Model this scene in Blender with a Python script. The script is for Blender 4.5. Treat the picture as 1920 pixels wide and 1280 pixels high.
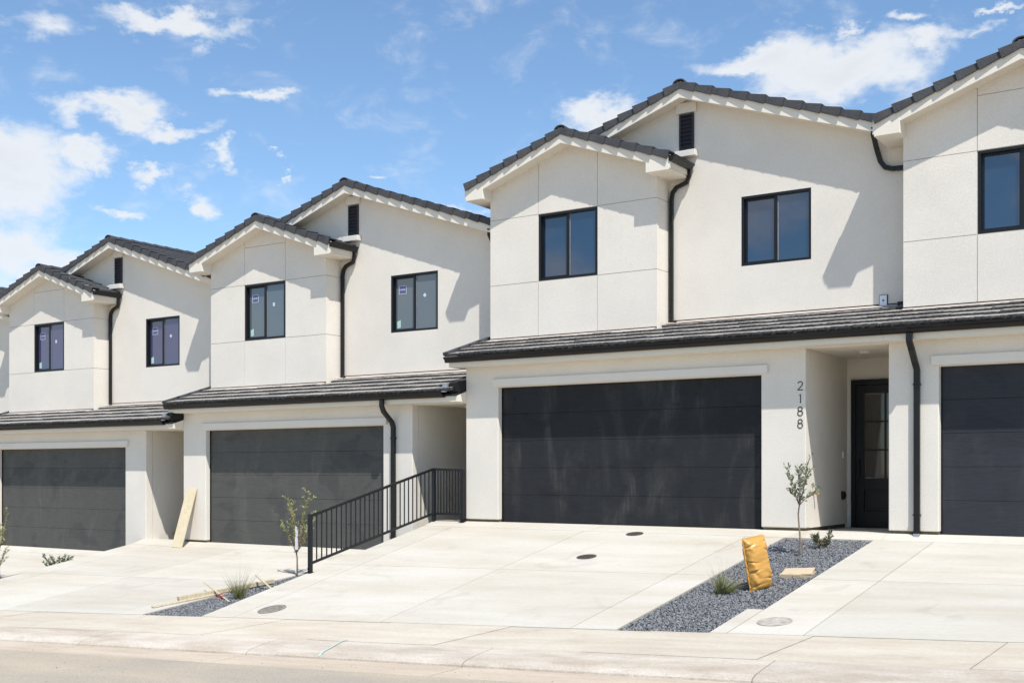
import bpy, bmesh, math, random
from mathutils import Vector, Matrix, noise
R = math.radians
scene = bpy.context.scene
col = scene.collection
for o in list(bpy.data.objects): bpy.data.objects.remove(o, do_unlink=True)

# ------------------------------------------------------------------ camera
CAM_A = 33.7; F_PX = 2190.0; HORIZON = 884.0      # yaw, focal length and horizon in photo pixels (1920 x 1280)
cam = bpy.data.cameras.new('camera'); cam_o = bpy.data.objects.new('camera', cam); col.objects.link(cam_o)
cam_o.location = (0, 0, 0); cam_o.rotation_euler = (R(90), 0, R(CAM_A))
cam.sensor_width = 36; cam.lens = F_PX / 1920 * 36; cam.shift_y = (HORIZON - 640) / 1920
cam.clip_end = 3000; cam.clip_start = 0.1
scene.camera = cam_o

# ------------------------------------------------------------------ light
SUN_D = Vector((-1.25, 1.0, -2.70)).normalized()
EL = math.asin(-SUN_D.z); AZ = math.atan2(-SUN_D.x, -SUN_D.y)
sl = bpy.data.lights.new('sun', 'SUN'); sl.energy = 4.9; sl.angle = R(0.5); sl.color = (1.0, 0.978, 0.94)
so = bpy.data.objects.new('sun', sl); col.objects.link(so)
so.rotation_euler = SUN_D.to_track_quat('-Z', 'Y').to_euler(); so.location = (30, -20, 60)

scene.view_settings.view_transform = 'Standard'; scene.view_settings.look = 'None'
scene.view_settings.exposure = 0.20; scene.view_settings.gamma = 1.0
scene.view_settings.use_curve_mapping = False

world = bpy.data.worlds.new('World'); scene.world = world; world.use_nodes = True
def build_world():
    nt = world.node_tree; N = nt.nodes; L = nt.links
    N.clear()
    out = N.new('ShaderNodeOutputWorld'); bg = N.new('ShaderNodeBackground')
    sky = N.new('ShaderNodeTexSky'); sky.sky_type = 'NISHITA'; sky.sun_disc = False
    sky.sun_elevation = EL; sky.sun_rotation = AZ; sky.altitude = 800; sky.air_density = 1.0
    sky.dust_density = 0.15; sky.ozone_density = 1.6
    def val(x):
        n = N.new('ShaderNodeValue'); n.outputs[0].default_value = x; return n.outputs[0]
    def m(op, a, b=None, c=None, clamp=False):
        n = N.new('ShaderNodeMath'); n.operation = op; n.use_clamp = clamp
        for i, v in enumerate((a, b, c)):
            if v is None: continue
            if isinstance(v, (int, float)): n.inputs[i].default_value = v
            else: L.new(v, n.inputs[i])
        return n.outputs[0]
    tc = N.new('ShaderNodeTexCoord'); sep = N.new('ShaderNodeSeparateXYZ'); L.new(tc.outputs['Generated'], sep.inputs[0])
    az = m('ARCTAN2', sep.outputs[0], sep.outputs[1]); el = m('ARCSINE', sep.outputs[2])
    # coordinates for the cloud noise: a flat cloud deck far overhead
    zc = m('ADD', m('MAXIMUM', sep.outputs[2], 0.0), 0.16)
    comb = N.new('ShaderNodeCombineXYZ'); L.new(az, comb.inputs[0]); L.new(m('MULTIPLY', el, 1.7), comb.inputs[1])
    n1 = N.new('ShaderNodeTexNoise'); n1.inputs['Scale'].default_value = 17.0; n1.inputs['Detail'].default_value = 10.0
    n1.inputs['Roughness'].default_value = 0.60; n1.inputs['Distortion'].default_value = 0.35
    L.new(comb.outputs[0], n1.inputs['Vector'])
    n2 = N.new('ShaderNodeTexNoise'); n2.inputs['Scale'].default_value = 2.2; n2.inputs['Detail'].default_value = 3.0
    L.new(comb.outputs[0], n2.inputs['Vector'])
    def direc(px, py):
        u = (px - 960) / F_PX; a = R(CAM_A); x = u*math.cos(a)-math.sin(a); y = u*math.sin(a)+math.cos(a); z = (HORIZON-py)/F_PX
        return math.atan2(x, y), math.atan2(z, math.hypot(x, y))
    # cumulus banks: centre and half-size (in degrees of sky, given as photo pixels) and how dense each one is
    banks = [(1400,125,150,42,1.0),(1590,125,250,95,1.15),(1740,75,120,50,1.0),(1135,215,95,42,.95),(1850,55,40,22,.5),
             (20,335,185,125,1.1),(150,292,100,34,.85),(205,205,140,44,.95),(320,246,100,24,.85),(465,170,90,19,.8),
             (310,36,170,30,.8),(60,40,100,38,.55),(372,382,48,34,.75),(245,408,46,17,.75),(700,310,34,9,.6),
             (528,320,18,8,.6),(850,375,70,22,.9),(1578,38,34,20,.65),(1690,12,80,24,.85),(40,480,190,80,.8),(265,322,50,20,.8),
             (1030,70,260,70,.02),(1880,2,80,12,.8),(410,290,26,13,.5)]
    nw = N.new('ShaderNodeTexNoise'); nw.inputs['Scale'].default_value = 13.0; nw.inputs['Detail'].default_value = 6.0; nw.inputs['Roughness'].default_value = 0.62
    L.new(comb.outputs[0], nw.inputs['Vector']); sw = N.new('ShaderNodeSeparateXYZ'); L.new(nw.outputs['Color'], sw.inputs[0])
    az = m('ADD', az, m('MULTIPLY', m('SUBTRACT', sw.outputs[0], 0.5), 0.13)); el = m('ADD', el, m('MULTIPLY', m('SUBTRACT', sw.outputs[1], 0.5), 0.085))
    best = val(-1.0)
    sky_banks = []
    for px, py, hw, hh, wgt in banks:
        a0, e0 = direc(px, py); a1, _ = direc(px+hw, py); _, e1 = direc(px, py-hh); sky_banks.append((a0, e0, abs(a1-a0), abs(e1-e0), wgt))
    rb = random.Random(12)      # the same kind of cloud all round the rest of the sky
    for i in range(16):
        sky_banks.append((R(-180 + 130*i/15 if i < 11 else 30 + 140*(i-10)/5), R(rb.uniform(5, 30)), R(rb.uniform(3, 9)), R(rb.uniform(1.5, 4)), rb.uniform(.8, 1.1)))
    for a_, e_, w_, h_ in ((-158.5, 12.5, 3.0, 1.6), (-148.5, 9.5, 3.2, 2.2), (-171, 14.5, 2.6, 1.2), (-140, 8.5, 4.5, 2.4), (-133, 7, 3.5, 1.5)): sky_banks.append((R(a_), R(e_), R(w_), R(h_), .62))
    for a0, e0, ha, he, wgt in sky_banks:
        da = m('DIVIDE', m('SUBTRACT', az, a0), ha); de = m('DIVIDE', m('SUBTRACT', el, e0), he)
        q = m('ADD', m('MULTIPLY', da, da), m('MULTIPLY', de, de))
        mk = m('MULTIPLY', m('SUBTRACT', 1.0, m('MINIMUM', m('SQRT', q), 2.0)), wgt)
        best = m('MAXIMUM', best, mk)
    # scattered cloud over the rest of the sky
    rest = m('SUBTRACT', m('MULTIPLY', n2.outputs[0], 2.2), 1.55)
    best = m('MAXIMUM', best, rest)
    d = m('ADD', m('MULTIPLY', best, 0.95), m('MULTIPLY', m('SUBTRACT', n1.outputs[0], 0.47), 1.45))
    ramp = N.new('ShaderNodeMapRange'); ramp.interpolation_type = 'SMOOTHSTEP'
    ramp.inputs['From Min'].default_value = 0.03; ramp.inputs['From Max'].default_value = 0.72
    ramp.inputs['To Max'].default_value = 0.92
    L.new(d, ramp.inputs['Value'])
    # sky colour
    skym = N.new('ShaderNodeMix'); skym.data_type = 'RGBA'; skym.blend_type = 'MULTIPLY'; skym.inputs[0].default_value = 1.0
    L.new(sky.outputs[0], skym.inputs[6]); skym.inputs[7].default_value = (1.0, 1.11, 1.145, 1)
    # cloud colour, a little greyer in the thick middle
    shade = N.new('ShaderNodeMapRange'); shade.inputs['From Min'].default_value = 0.2; shade.inputs['From Max'].default_value = 1.1
    L.new(d, shade.inputs['Value'])
    cc = N.new('ShaderNodeMix'); cc.data_type = 'RGBA'; L.new(shade.outputs[0], cc.inputs[0])
    cc.inputs[6].default_value = (5.9, 6.05, 6.2, 1); cc.inputs[7].default_value = (5.2, 5.35, 5.6, 1)
    mix = N.new('ShaderNodeMix'); mix.data_type = 'RGBA'
    L.new(ramp.outputs[0], mix.inputs[0]); L.new(skym.outputs[2], mix.inputs[6]); L.new(cc.outputs[2], mix.inputs[7])
    L.new(mix.outputs[2], bg.inputs[0]); bg.inputs[1].default_value = 0.138
    L.new(bg.outputs[0], out.inputs[0])
build_world()

# ------------------------------------------------------------------ materials
MATS = {}
def mat(name, rgb, rough=0.85, var=0.0, vscale=3.0, bump=0.0, bscale=60.0, metal=0.0, spec=0.5, ior=1.5, tint=None, fine=0.0, fscale=180.0,
        stretch=(1,1,1), detail=4.0, pour=0.0):
    """Principled material with object-space noise variation of the colour (rgb towards tint) and bump."""
    if name in MATS: return MATS[name]
    M = bpy.data.materials.new(name); M.use_nodes = True; MATS[name] = M
    nt = M.node_tree; N = nt.nodes; L = nt.links; p = N['Principled BSDF']
    p.inputs['Base Color'].default_value = (*rgb, 1); p.inputs['Roughness'].default_value = rough
    p.inputs['Metallic'].default_value = metal; p.inputs['IOR'].default_value = ior; p.inputs['Specular IOR Level'].default_value = spec
    geo = N.new('ShaderNodeNewGeometry')
    mp = N.new('ShaderNodeMapping'); mp.inputs['Scale'].default_value = stretch; L.new(geo.outputs['Position'], mp.inputs[0])
    colr = None
    if var > 0:
        n = N.new('ShaderNodeTexNoise'); n.inputs['Scale'].default_value = vscale; n.inputs['Detail'].default_value = detail
        n.inputs['Roughness'].default_value = 0.6
        L.new(mp.outputs[0], n.inputs['Vector'])
        r = N.new('ShaderNodeMapRange'); r.inputs['From Min'].default_value = 0.38; r.inputs['From Max'].default_value = 0.66
        L.new(n.outputs[0], r.inputs['Value'])
        mx = N.new('ShaderNodeMix'); mx.data_type = 'RGBA'; L.new(r.outputs[0], mx.inputs[0])
        t = tint or tuple(c*(1-var) for c in rgb)
        mx.inputs[6].default_value = (*rgb, 1); mx.inputs[7].default_value = (*t, 1)
        colr = mx.outputs[2]
    if fine > 0:
        n = N.new('ShaderNodeTexNoise'); n.inputs['Scale'].default_value = fscale; n.inputs['Detail'].default_value = 2.0
        L.new(mp.outputs[0], n.inputs['Vector'])
        r = N.new('ShaderNodeMapRange'); r.inputs['From Min'].default_value = 0.3; r.inputs['From Max'].default_value = 0.7
        r.inputs['To Min'].default_value = 1-fine; r.inputs['To Max'].default_value = 1+fine
        L.new(n.outputs[0], r.inputs['Value'])
        mx = N.new('ShaderNodeMix'); mx.data_type = 'RGBA'; mx.blend_type = 'MULTIPLY'; mx.inputs[0].default_value = 1
        if colr is None: mx.inputs[6].default_value = (*rgb, 1)
        else: L.new(colr, mx.inputs[6])
        L.new(r.outputs[0], mx.inputs[7]); colr = mx.outputs[2]
    if pour > 0:
        # each slab was poured apart: its tone differs a little; plus faint stains
        oi = N.new('ShaderNodeObjectInfo'); r = N.new('ShaderNodeMapRange'); r.inputs['To Min'].default_value = 1-pour; r.inputs['To Max'].default_value = 1+pour*.5
        L.new(oi.outputs['Random'], r.inputs['Value'])
        n = N.new('ShaderNodeTexNoise'); n.inputs['Scale'].default_value = 1.4; n.inputs['Detail'].default_value = 7.0; n.inputs['Distortion'].default_value = 1.2; L.new(geo.outputs['Position'], n.inputs['Vector'])
        r2_ = N.new('ShaderNodeMapRange'); r2_.interpolation_type = 'SMOOTHSTEP'; r2_.inputs['From Min'].default_value = .56; r2_.inputs['From Max'].default_value = .76; r2_.inputs['To Min'].default_value = 1; r2_.inputs['To Max'].default_value = .88; L.new(n.outputs[0], r2_.inputs['Value'])
        mu = N.new('ShaderNodeMath'); mu.operation = 'MULTIPLY'; L.new(r.outputs[0], mu.inputs[0]); L.new(r2_.outputs[0], mu.inputs[1])
        mx = N.new('ShaderNodeMix'); mx.data_type = 'RGBA'; mx.blend_type = 'MULTIPLY'; mx.inputs[0].default_value = 1
        L.new(colr, mx.inputs[6]); L.new(mu.outputs[0], mx.inputs[7]); colr = mx.outputs[2]
    if colr is not None: L.new(colr, p.inputs['Base Color'])
    if bump > 0:
        n = N.new('ShaderNodeTexNoise'); n.inputs['Scale'].default_value = bscale; n.inputs['Detail'].default_value = 3.0
        L.new(geo.outputs['Position'], n.inputs['Vector'])
        b = N.new('ShaderNodeBump'); b.inputs['Strength'].default_value = bump; b.inputs['Distance'].default_value = 0.02
        L.new(n.outputs[0], b.inputs['Height']); L.new(b.outputs[0], p.inputs['Normal'])
    return M

STUCCO = mat('stucco', (0.735, 0.675, 0.59), 0.92, var=0.07, vscale=0.9, bump=0.16, bscale=75, fine=0.045, fscale=38, spec=0.2)
TRIM = mat('stucco_trim', (0.735, 0.68, 0.60), 0.92, var=0.04, vscale=1.5, bump=0.25, bscale=70, spec=0.2)
PAINT = mat('soffit_paint', (0.76, 0.695, 0.59), 0.8, var=0.03, vscale=2, bump=0.08, bscale=90, spec=0.25)
FOUND = mat('foundation', (0.16, 0.125, 0.075), 0.95, var=0.4, vscale=14, bump=0.5, bscale=60)
CONC = mat('driveway_concrete', (0.54, 0.502, 0.432), 0.9, pour=0.06, var=0.10, vscale=0.8, bump=0.12, bscale=120, fine=0.05, fscale=30, stretch=(0.5, 2.2, 1), tint=(0.485, 0.435, 0.355), spec=0.25)
WALK = mat('sidewalk_concrete', (0.57, 0.505, 0.41), 0.9, pour=0.06, var=0.16, vscale=1.1, bump=0.15, bscale=90, fine=0.09, fscale=35, stretch=(0.6, 2.0, 1), tint=(0.49, 0.42, 0.325), spec=0.25)
KERB = mat('kerb_concrete', (0.53, 0.47, 0.395), 0.92, pour=0.1, var=0.25, vscale=1.6, bump=0.3, bscale=50, fine=0.12, fscale=40, stretch=(0.7, 2.5, 1), tint=(0.40, 0.33, 0.255), spec=0.25)
PAN = mat('gutter_pan_concrete', (0.52, 0.435, 0.34), 0.92, var=0.25, vscale=1.3, bump=0.2, bscale=60, fine=0.1, fscale=40, stretch=(0.5, 2.5, 1), tint=(0.43, 0.35, 0.265), spec=0.25)
JOINT = mat('joint_dirt', (0.20, 0.16, 0.12), 0.95, var=0.3, vscale=8)
DIRT = mat('dirt', (0.33, 0.255, 0.185), 0.95, var=0.35, vscale=0.3, bump=0.4, bscale=10, fine=0.15, fscale=30)
BEDSOIL = mat('bed_soil', (0.09, 0.09, 0.10), 0.95, var=0.4, vscale=12, bump=0.5, bscale=60)
BLACK = mat('black_aluminium', (0.009, 0.009, 0.009), 0.45, var=0.15, vscale=6, spec=0.3)
GUTTER = mat('gutter_black', (0.010, 0.0095, 0.0095), 0.36, var=0.25, vscale=3, spec=0.35)
IRON = mat('railing_black', (0.012, 0.012, 0.014), 0.45, spec=0.35, var=0.2, vscale=5)
FRAME = mat('window_frame', (0.008, 0.009, 0.011), 0.4, spec=0.35)
VENT = mat('vent_black', (0.016, 0.013, 0.018), 0.5)
TILEEDGE = mat('roof_tile_butt', (0.06, 0.057, 0.055), 0.95, var=0.7, vscale=30, fine=0.5, fscale=75, tint=(0.02, 0.02, 0.02), detail=2)
TILE = mat('rake_tile', (0.064, 0.064, 0.068), 0.85, var=0.3, vscale=5, bump=0.4, bscale=70, fine=0.2, fscale=60)
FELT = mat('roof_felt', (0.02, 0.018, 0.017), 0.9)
TILETOP = mat('roof_tile_dusty_top', (0.33, 0.30, 0.265), 0.9, var=0.3, vscale=2.5, bump=0.4, bscale=70, fine=0.15, fscale=40, tint=(0.25, 0.23, 0.21))
FLASH = mat('roof_flashing', (0.47, 0.40, 0.345), 0.85, var=0.2, vscale=2.0, fine=0.1, fscale=20)
GALV = mat('galvanised_metal', (0.36, 0.37, 0.39), 0.5, metal=0.5, var=0.2, vscale=10)
WHITE = mat('white_plastic', (0.75, 0.78, 0.82), 0.5)
LUMBER = mat('lumber', (0.53, 0.46, 0.33), 0.8, var=0.2, vscale=3, stretch=(8, 8, 1), fine=0.1, fscale=30, tint=(0.42, 0.335, 0.21))
OSB = mat('particle_board', (0.64, 0.54, 0.37), 0.85, var=0.15, vscale=9, fine=0.08, fscale=50, tint=(0.58, 0.475, 0.31))
IRONLID = mat('cast_iron_lid', (0.10, 0.085, 0.07), 0.8, var=0.4, vscale=20, bump=0.4, bscale=80, metal=0.2)
CONCLID = mat('dusty_iron_lid', (0.30, 0.265, 0.225), 0.85, var=0.45, vscale=14, bump=0.6, bscale=70)
PALELID = mat('pale_concrete_lid', (0.46, 0.42, 0.35), 0.85, var=0.35, vscale=14, bump=0.4, bscale=60)
TANBOX = mat('tan_plastic', (0.55, 0.43, 0.28), 0.7, var=0.1, vscale=8)
BAG = mat('yellow_vinyl', (0.55, 0.29, 0.062), 0.4, var=0.2, vscale=5, bump=0.55, bscale=9, spec=0.5, tint=(0.54, 0.275, 0.06))
BARK = mat('young_bark', (0.29, 0.205, 0.14), 0.9, var=0.35, vscale=30, bump=0.3, bscale=90)
TWIG = mat('reddish_twig', (0.36, 0.20, 0.13), 0.85, var=0.2, vscale=30)
LEAF = mat('olive_leaf', (0.165, 0.185, 0.105), 0.6, var=0.45, vscale=14, tint=(0.28, 0.30, 0.20))
LEAFG = mat('willow_leaf', (0.20, 0.225, 0.065), 0.6, var=0.45, vscale=14, tint=(0.33, 0.34, 0.15))
LEAFD = mat('dark_leaf', (0.075, 0.085, 0.035), 0.6, var=0.5, vscale=20, tint=(0.17, 0.17, 0.09))
GRASS = mat('grass_blade', (0.105, 0.135, 0.035), 0.7, var=0.5, vscale=14, tint=(0.22, 0.22, 0.085))
STRAW = mat('dry_grass_blade', (0.42, 0.36, 0.20), 0.7, var=0.3, vscale=14)
STONE = [mat('gravel_stone_pale', (0.275, 0.275, 0.275), 0.8, var=0.4, vscale=26, detail=2), mat('gravel_stone_dark', (0.075, 0.075, 0.08), 0.8, var=0.5, vscale=26, detail=2), mat('gravel_stone', (0.19, 0.19, 0.195), 0.8, var=0.5, vscale=26, tint=(0.11, 0.11, 0.115), detail=2),]
RED = mat('red_ribbon', (0.5, 0.05, 0.04), 0.6)
AQUA = mat('turquoise_marking_paint', (0.36, 0.53, 0.46), 0.85, var=0.6, vscale=22, tint=(0.48, 0.45, 0.37))
LAMPW = mat('lamp_white', (0.75, 0.73, 0.70), 0.5)
DOORBLK = mat('front_door_paint', (0.005, 0.005, 0.006), 0.4, spec=0.3)
STICK_B = mat('sticker_blue', (0.10, 0.10, 0.22), 0.5)
STICK_W = mat('sticker_white', (0.55, 0.60, 0.68), 0.6)
STICK_G = mat('sticker_green', (0.42, 0.62, 0.55), 0.6)

def glass_mat(name, base, ior, rough=0.03):
    M = mat(name, base, rough, ior=ior, spec=0.5)
    nt = M.node_tree; p = nt.nodes['Principled BSDF']
    # faint ripple of the panes, so that reflections are not perfectly flat
    geo = nt.nodes.new('ShaderNodeNewGeometry'); n = nt.nodes.new('ShaderNodeTexNoise'); n.inputs['Scale'].default_value = 1.3
    nt.links.new(geo.outputs['Position'], n.inputs['Vector'])
    b = nt.nodes.new('ShaderNodeBump'); b.inputs['Strength'].default_value = 0.05; b.inputs['Distance'].default_value = 0.05
    nt.links.new(n.outputs[0], b.inputs['Height']); nt.links.new(b.outputs[0], p.inputs['Normal'])
    return M
GLASS_CLEAR = glass_mat('window_glass', (0.006, 0.028, 0.070), 2.05)
GLASS_PALE = glass_mat('window_glass_pale', (0.105, 0.125, 0.135), 1.9, 0.06)  # even pale grey-blue base colour, a little rougher than the clear panes
GLASS_VIOLET = glass_mat('window_glass_violet', (0.058, 0.056, 0.13), 1.9, 0.05)
GLASS_DOOR = glass_mat('door_glass', (0.052, 0.043, 0.034), 1.55)

def door_mat(name, rgb, dust, blotch, amount, seed):
    """garage door: fine embossed grain, with dusty runs and dark wet blotches of their own shape"""
    M = bpy.data.materials.new(name); M.use_nodes = True; MATS[name] = M
    nt = M.node_tree; N = nt.nodes; L = nt.links; p = N['Principled BSDF']
    p.inputs['Roughness'].default_value = 0.6; p.inputs['Specular IOR Level'].default_value = 0.16
    geo = N.new('ShaderNodeNewGeometry')
    def nz(scale, st, det=4, dist=0.0, off=0):
        mp = N.new('ShaderNodeMapping'); mp.inputs['Scale'].default_value = st; mp.inputs['Location'].default_value = (off, off*1.7, seed)
        L.new(geo.outputs['Position'], mp.inputs[0])
        n = N.new('ShaderNodeTexNoise'); n.inputs['Scale'].default_value = scale; n.inputs['Detail'].default_value = det
        n.inputs['Distortion'].default_value = dist; L.new(mp.outputs[0], n.inputs['Vector']); return n.outputs[0]
    def rng(v, a, b, c, d):
        r = N.new('ShaderNodeMapRange'); r.interpolation_type = 'SMOOTHSTEP'
        for k, x in zip(('From Min','From Max','To Min','To Max'), (a, b, c, d)): r.inputs[k].default_value = x
        L.new(v, r.inputs['Value']); return r.outputs[0]
    def mul(a, b):
        n = N.new('ShaderNodeMath'); n.operation = 'MULTIPLY'; L.new(a, n.inputs[0]); L.new(b, n.inputs[1]); return n.outputs[0]
    def mixc(f, a, b):
        n = N.new('ShaderNodeMix'); n.data_type = 'RGBA'; L.new(f, n.inputs[0])
        for k, x in ((6, a), (7, b)):
            if isinstance(x, tuple): n.inputs[k].default_value = (*x, 1)
            else: L.new(x, n.inputs[k])
        return n.outputs[2]
    runs = mul(rng(nz(1.5, (1.1, 1, 0.40), 4, 1.2), 0.44, 0.78, 0, 1), rng(nz(26, (1, 1, 0.10), 3, 0, 5), 0.36, 0.76, 0.40, 1))
    speck = rng(nz(70, (1, 1, 0.6), 2, 0, 9), 0.62, 0.78, 0, 0.5)
    n_add = N.new('ShaderNodeMath'); n_add.operation = 'ADD'; L.new(runs, n_add.inputs[0])
    L.new(mul(speck, rng(nz(1.1, (1, 1, 1), 3, 0, 3), 0.45, 0.65, 0, 1)), n_add.inputs[1])
    sc = N.new('ShaderNodeMath'); sc.operation = 'MULTIPLY'; sc.use_clamp = True; L.new(n_add.outputs[0], sc.inputs[0]); sc.inputs[1].default_value = amount
    base = mixc(sc.outputs[0], rgb, dust)
    wet = rng(nz(1.7, (0.8, 1, 1.0), 5, 0.6, 21), 0.55, 0.64, 0, 0.5)
    c2 = mixc(wet, base, blotch)
    # hand prints and splashes
    c2 = mixc(mul(rng(nz(8, (1, 1, .8), 3, .5, 33), .68, .72, 0, .75), rng(nz(1.3, (1, 1, 1), 2, 0, 40), .45, .6, 0, 1)), c2, tuple(c*.62 for c in rgb))
    grain = N.new('ShaderNodeMix'); grain.data_type = 'RGBA'; grain.blend_type = 'MULTIPLY'; grain.inputs[0].default_value = 1
    L.new(c2, grain.inputs[6]); L.new(rng(nz(55, (0.12, 1, 1), 3, 0, 2), 0.3, 0.7, 0.93, 1.07), grain.inputs[7])
    L.new(grain.outputs[2], p.inputs['Base Color'])
    b = N.new('ShaderNodeBump'); b.inputs['Strength'].default_value = 0.3; b.inputs['Distance'].default_value = 0.004
    L.new(nz(60, (0.15, 1, 1), 3, 0, 2), b.inputs['Height']); L.new(b.outputs[0], p.inputs['Normal'])
    return M
DOOR_NAVY = door_mat('garage_door_navy', (0.022, 0.0228, 0.0255), (0.095, 0.092, 0.084), (0.016, 0.0166, 0.019), 0.6, 3.0)
DOOR_BLUE = door_mat('garage_door_blue_black', (0.033, 0.035, 0.042), (0.085, 0.088, 0.096), (0.025, 0.027, 0.033), 0.40, 8.0)
DOOR_GREY = door_mat('garage_door_grey', (0.084, 0.082, 0.075), (0.14, 0.133, 0.115), (0.052, 0.052, 0.052), 0.7, 14.0)

def asphalt_mat():
    M = mat('asphalt', (0.36, 0.312, 0.25), 0.95, var=0.3, vscale=0.9, bump=0.5, bscale=90, fine=0.28, fscale=110, stretch=(0.5, 1.2, 1), tint=(0.45, 0.375, 0.275), detail=6)
    return M
ASPH = asphalt_mat()

# ------------------------------------------------------------------ mesh helpers
class MB:
    def __init__(s): s.v = []; s.f = []; s.mi = []
    def add(s, vs, fs, mi=0):
        b = len(s.v); s.v += [tuple(v) for v in vs]; s.f += [tuple(i+b for i in f) for f in fs]
        s.mi += [mi]*len(fs) if isinstance(mi, int) else list(mi); return s
    def box(s, x0, x1, y0, y1, z0, z1, mi=0):
        vs = [(x0,y0,z0),(x1,y0,z0),(x1,y1,z0),(x0,y1,z0),(x0,y0,z1),(x1,y0,z1),(x1,y1,z1),(x0,y1,z1)]
        return s.add(vs, [(0,3,2,1),(4,5,6,7),(0,1,5,4),(1,2,6,5),(2,3,7,6),(3,0,4,7)], mi)
    def prism_y(s, pts, y0, y1, mi=0):          # outline in x,z, counter-clockwise seen from -y
        n = len(pts); vs = [(x, y0, z) for x, z in pts] + [(x, y1, z) for x, z in pts]
        return s.add(vs, [tuple(range(n)), tuple(range(2*n-1, n-1, -1))] + [((i+1) % n, i, i+n, (i+1) % n + n) for i in range(n)], mi)
    def prism_x(s, pts, x0, x1, mi=0):          # outline in y,z
        n = len(pts); vs = [(x0, y, z) for y, z in pts] + [(x1, y, z) for y, z in pts]
        return s.add(vs, [tuple(range(n)), tuple(range(2*n-1, n-1, -1))] + [((i+1) % n, i, i+n, (i+1) % n + n) for i in range(n)], mi)
    def bar(s, a, b, w, h=None, up=(0,0,1), mi=0):   # square bar from a to b
        a = Vector(a); b = Vector(b); h = h or w; d = (b-a).normalized(); up = Vector(up)
        if abs(d.dot(up)) > .98: up = Vector((0,1,0))
        sx = d.cross(up).normalized(); sz = sx.cross(d)
        vs = [p + sx*(i*w/2) + sz*(j*h/2) for p in (a, b) for i, j in ((-1,-1),(1,-1),(1,1),(-1,1))]
        return s.add(vs, [(3,2,1,0),(4,5,6,7),(0,1,5,4),(1,2,6,5),(2,3,7,6),(3,0,4,7)], mi)
    def tube(s, pts, rad, n=6, mi=0, caps=True, w=None):
        pts = [Vector(p) for p in pts]; rr = rad if isinstance(rad, (list, tuple)) else [rad]*len(pts)
        rings = []; prev = None
        for i, p in enumerate(pts):
            d = (pts[min(i+1, len(pts)-1)] - pts[max(i-1, 0)]).normalized()
            if prev is None:
                up = Vector((0,0,1)) if abs(d.z) < .9 else Vector((1,0,0)); sx = d.cross(up).normalized()
            else: sx = (prev - d*prev.dot(d)).normalized()
            prev = sx; sy = d.cross(sx)
            rings.append([p + sx*math.cos(2*math.pi*k/n)*rr[i] + sy*math.sin(2*math.pi*k/n)*rr[i] for k in range(n)])
        vs = [v for r in rings for v in r]; fs = []
        for i in range(len(rings)-1):
            for k in range(n):
                fs.append((i*n+k, i*n+(k+1) % n, (i+1)*n+(k+1) % n, (i+1)*n+k))
        if caps: fs += [tuple(range(n-1, -1, -1)), tuple(range((len(rings)-1)*n, len(rings)*n))]
        return s.add(vs, fs, mi)
    def sweep(s, pts, wx, wy, side, mi=0):     # rectangular section wx (along 'side') by wy, mitred
        pts = [Vector(p) for p in pts]; side = Vector(side).normalized(); rings = []
        for i, p in enumerate(pts):
            d0 = (p - pts[i-1]).normalized() if i else None; d1 = (pts[i+1]-p).normalized() if i < len(pts)-1 else None
            d = ((d0 or d1) + (d1 or d0)).normalized(); nrm = d.cross(side).normalized()
            k = 1.0
            if d0 and d1: k = 1/max(.5, math.cos(d0.angle(d1)/2))
            rings.append([p + side*(i2*wx/2) + nrm*(j*wy/2*k) for i2, j in ((-1,-1),(1,-1),(1,1),(-1,1))])
        vs = [v for r in rings for v in r]; fs = [(3,2,1,0)]
        for i in range(len(rings)-1):
            for k in range(4): fs.append((i*4+k, i*4+(k+1) % 4, (i+1)*4+(k+1) % 4, (i+1)*4+k))
        b = (len(rings)-1)*4; fs.append((b, b+1, b+2, b+3)); return s.add(vs, fs, mi)
    def mesh(s, name, mats, smooth=False, bevel=0.0):
        me = bpy.data.meshes.new(name); me.from_pydata(s.v, [], s.f); me.update()
        bm = bmesh.new(); bm.from_mesh(me); 
        me.polygons.foreach_set('material_index', s.mi)
        bm.free(); bm = bmesh.new(); bm.from_mesh(me); bmesh.ops.recalc_face_normals(bm, faces=bm.faces)
        if bevel > 0:
            es = [e for e in bm.edges if len(e.link_faces) == 2 and e.calc_face_angle(0) > .6]
            bmesh.ops.bevel(bm, geom=es, offset=bevel, segments=2, profile=.5, affect='EDGES', clamp_overlap=True)
        bm.to_mesh(me); bm.free()
        for m in (mats if isinstance(mats, (list, tuple)) else [mats]): me.materials.append(m)
        if smooth:
            for p in me.polygons: p.use_smooth = True
        return me
def obj(name, data, parent=None, loc=None, rot=None, scale=None):
    o = bpy.data.objects.new(name, data); col.objects.link(o)
    if parent is not None: o.parent = parent
    if loc is not None: o.location = loc
    if rot is not None: o.rotation_euler = rot
    if scale is not None: o.scale = scale
    return o
def tag(o, label=None, cat=None, group=None, kind=None):
    for k, v in (('label', label), ('category', cat), ('group', group), ('kind', kind)):
        if v: o[k] = v
    return o
def empty(name, loc): return obj(name, None, loc=loc)

# ------------------------------------------------------------------ site levels
YG = 17.0                                  # plane of the garage walls
YS = 11.49                                 # back of the sidewalk
PITCH = 7.51
def zs(x): return -1.923 + 0.047*(x + 9.69)      # street falls to the left
UNITS = {   # x of left party wall, floor level
    'Y': (-34.86, -2.13), 'Z': (-27.35, -1.81), 'A': (-19.84, -1.485), 'B': (-12.33, -0.875), 'C': (-4.82, -0.875)}

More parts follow.
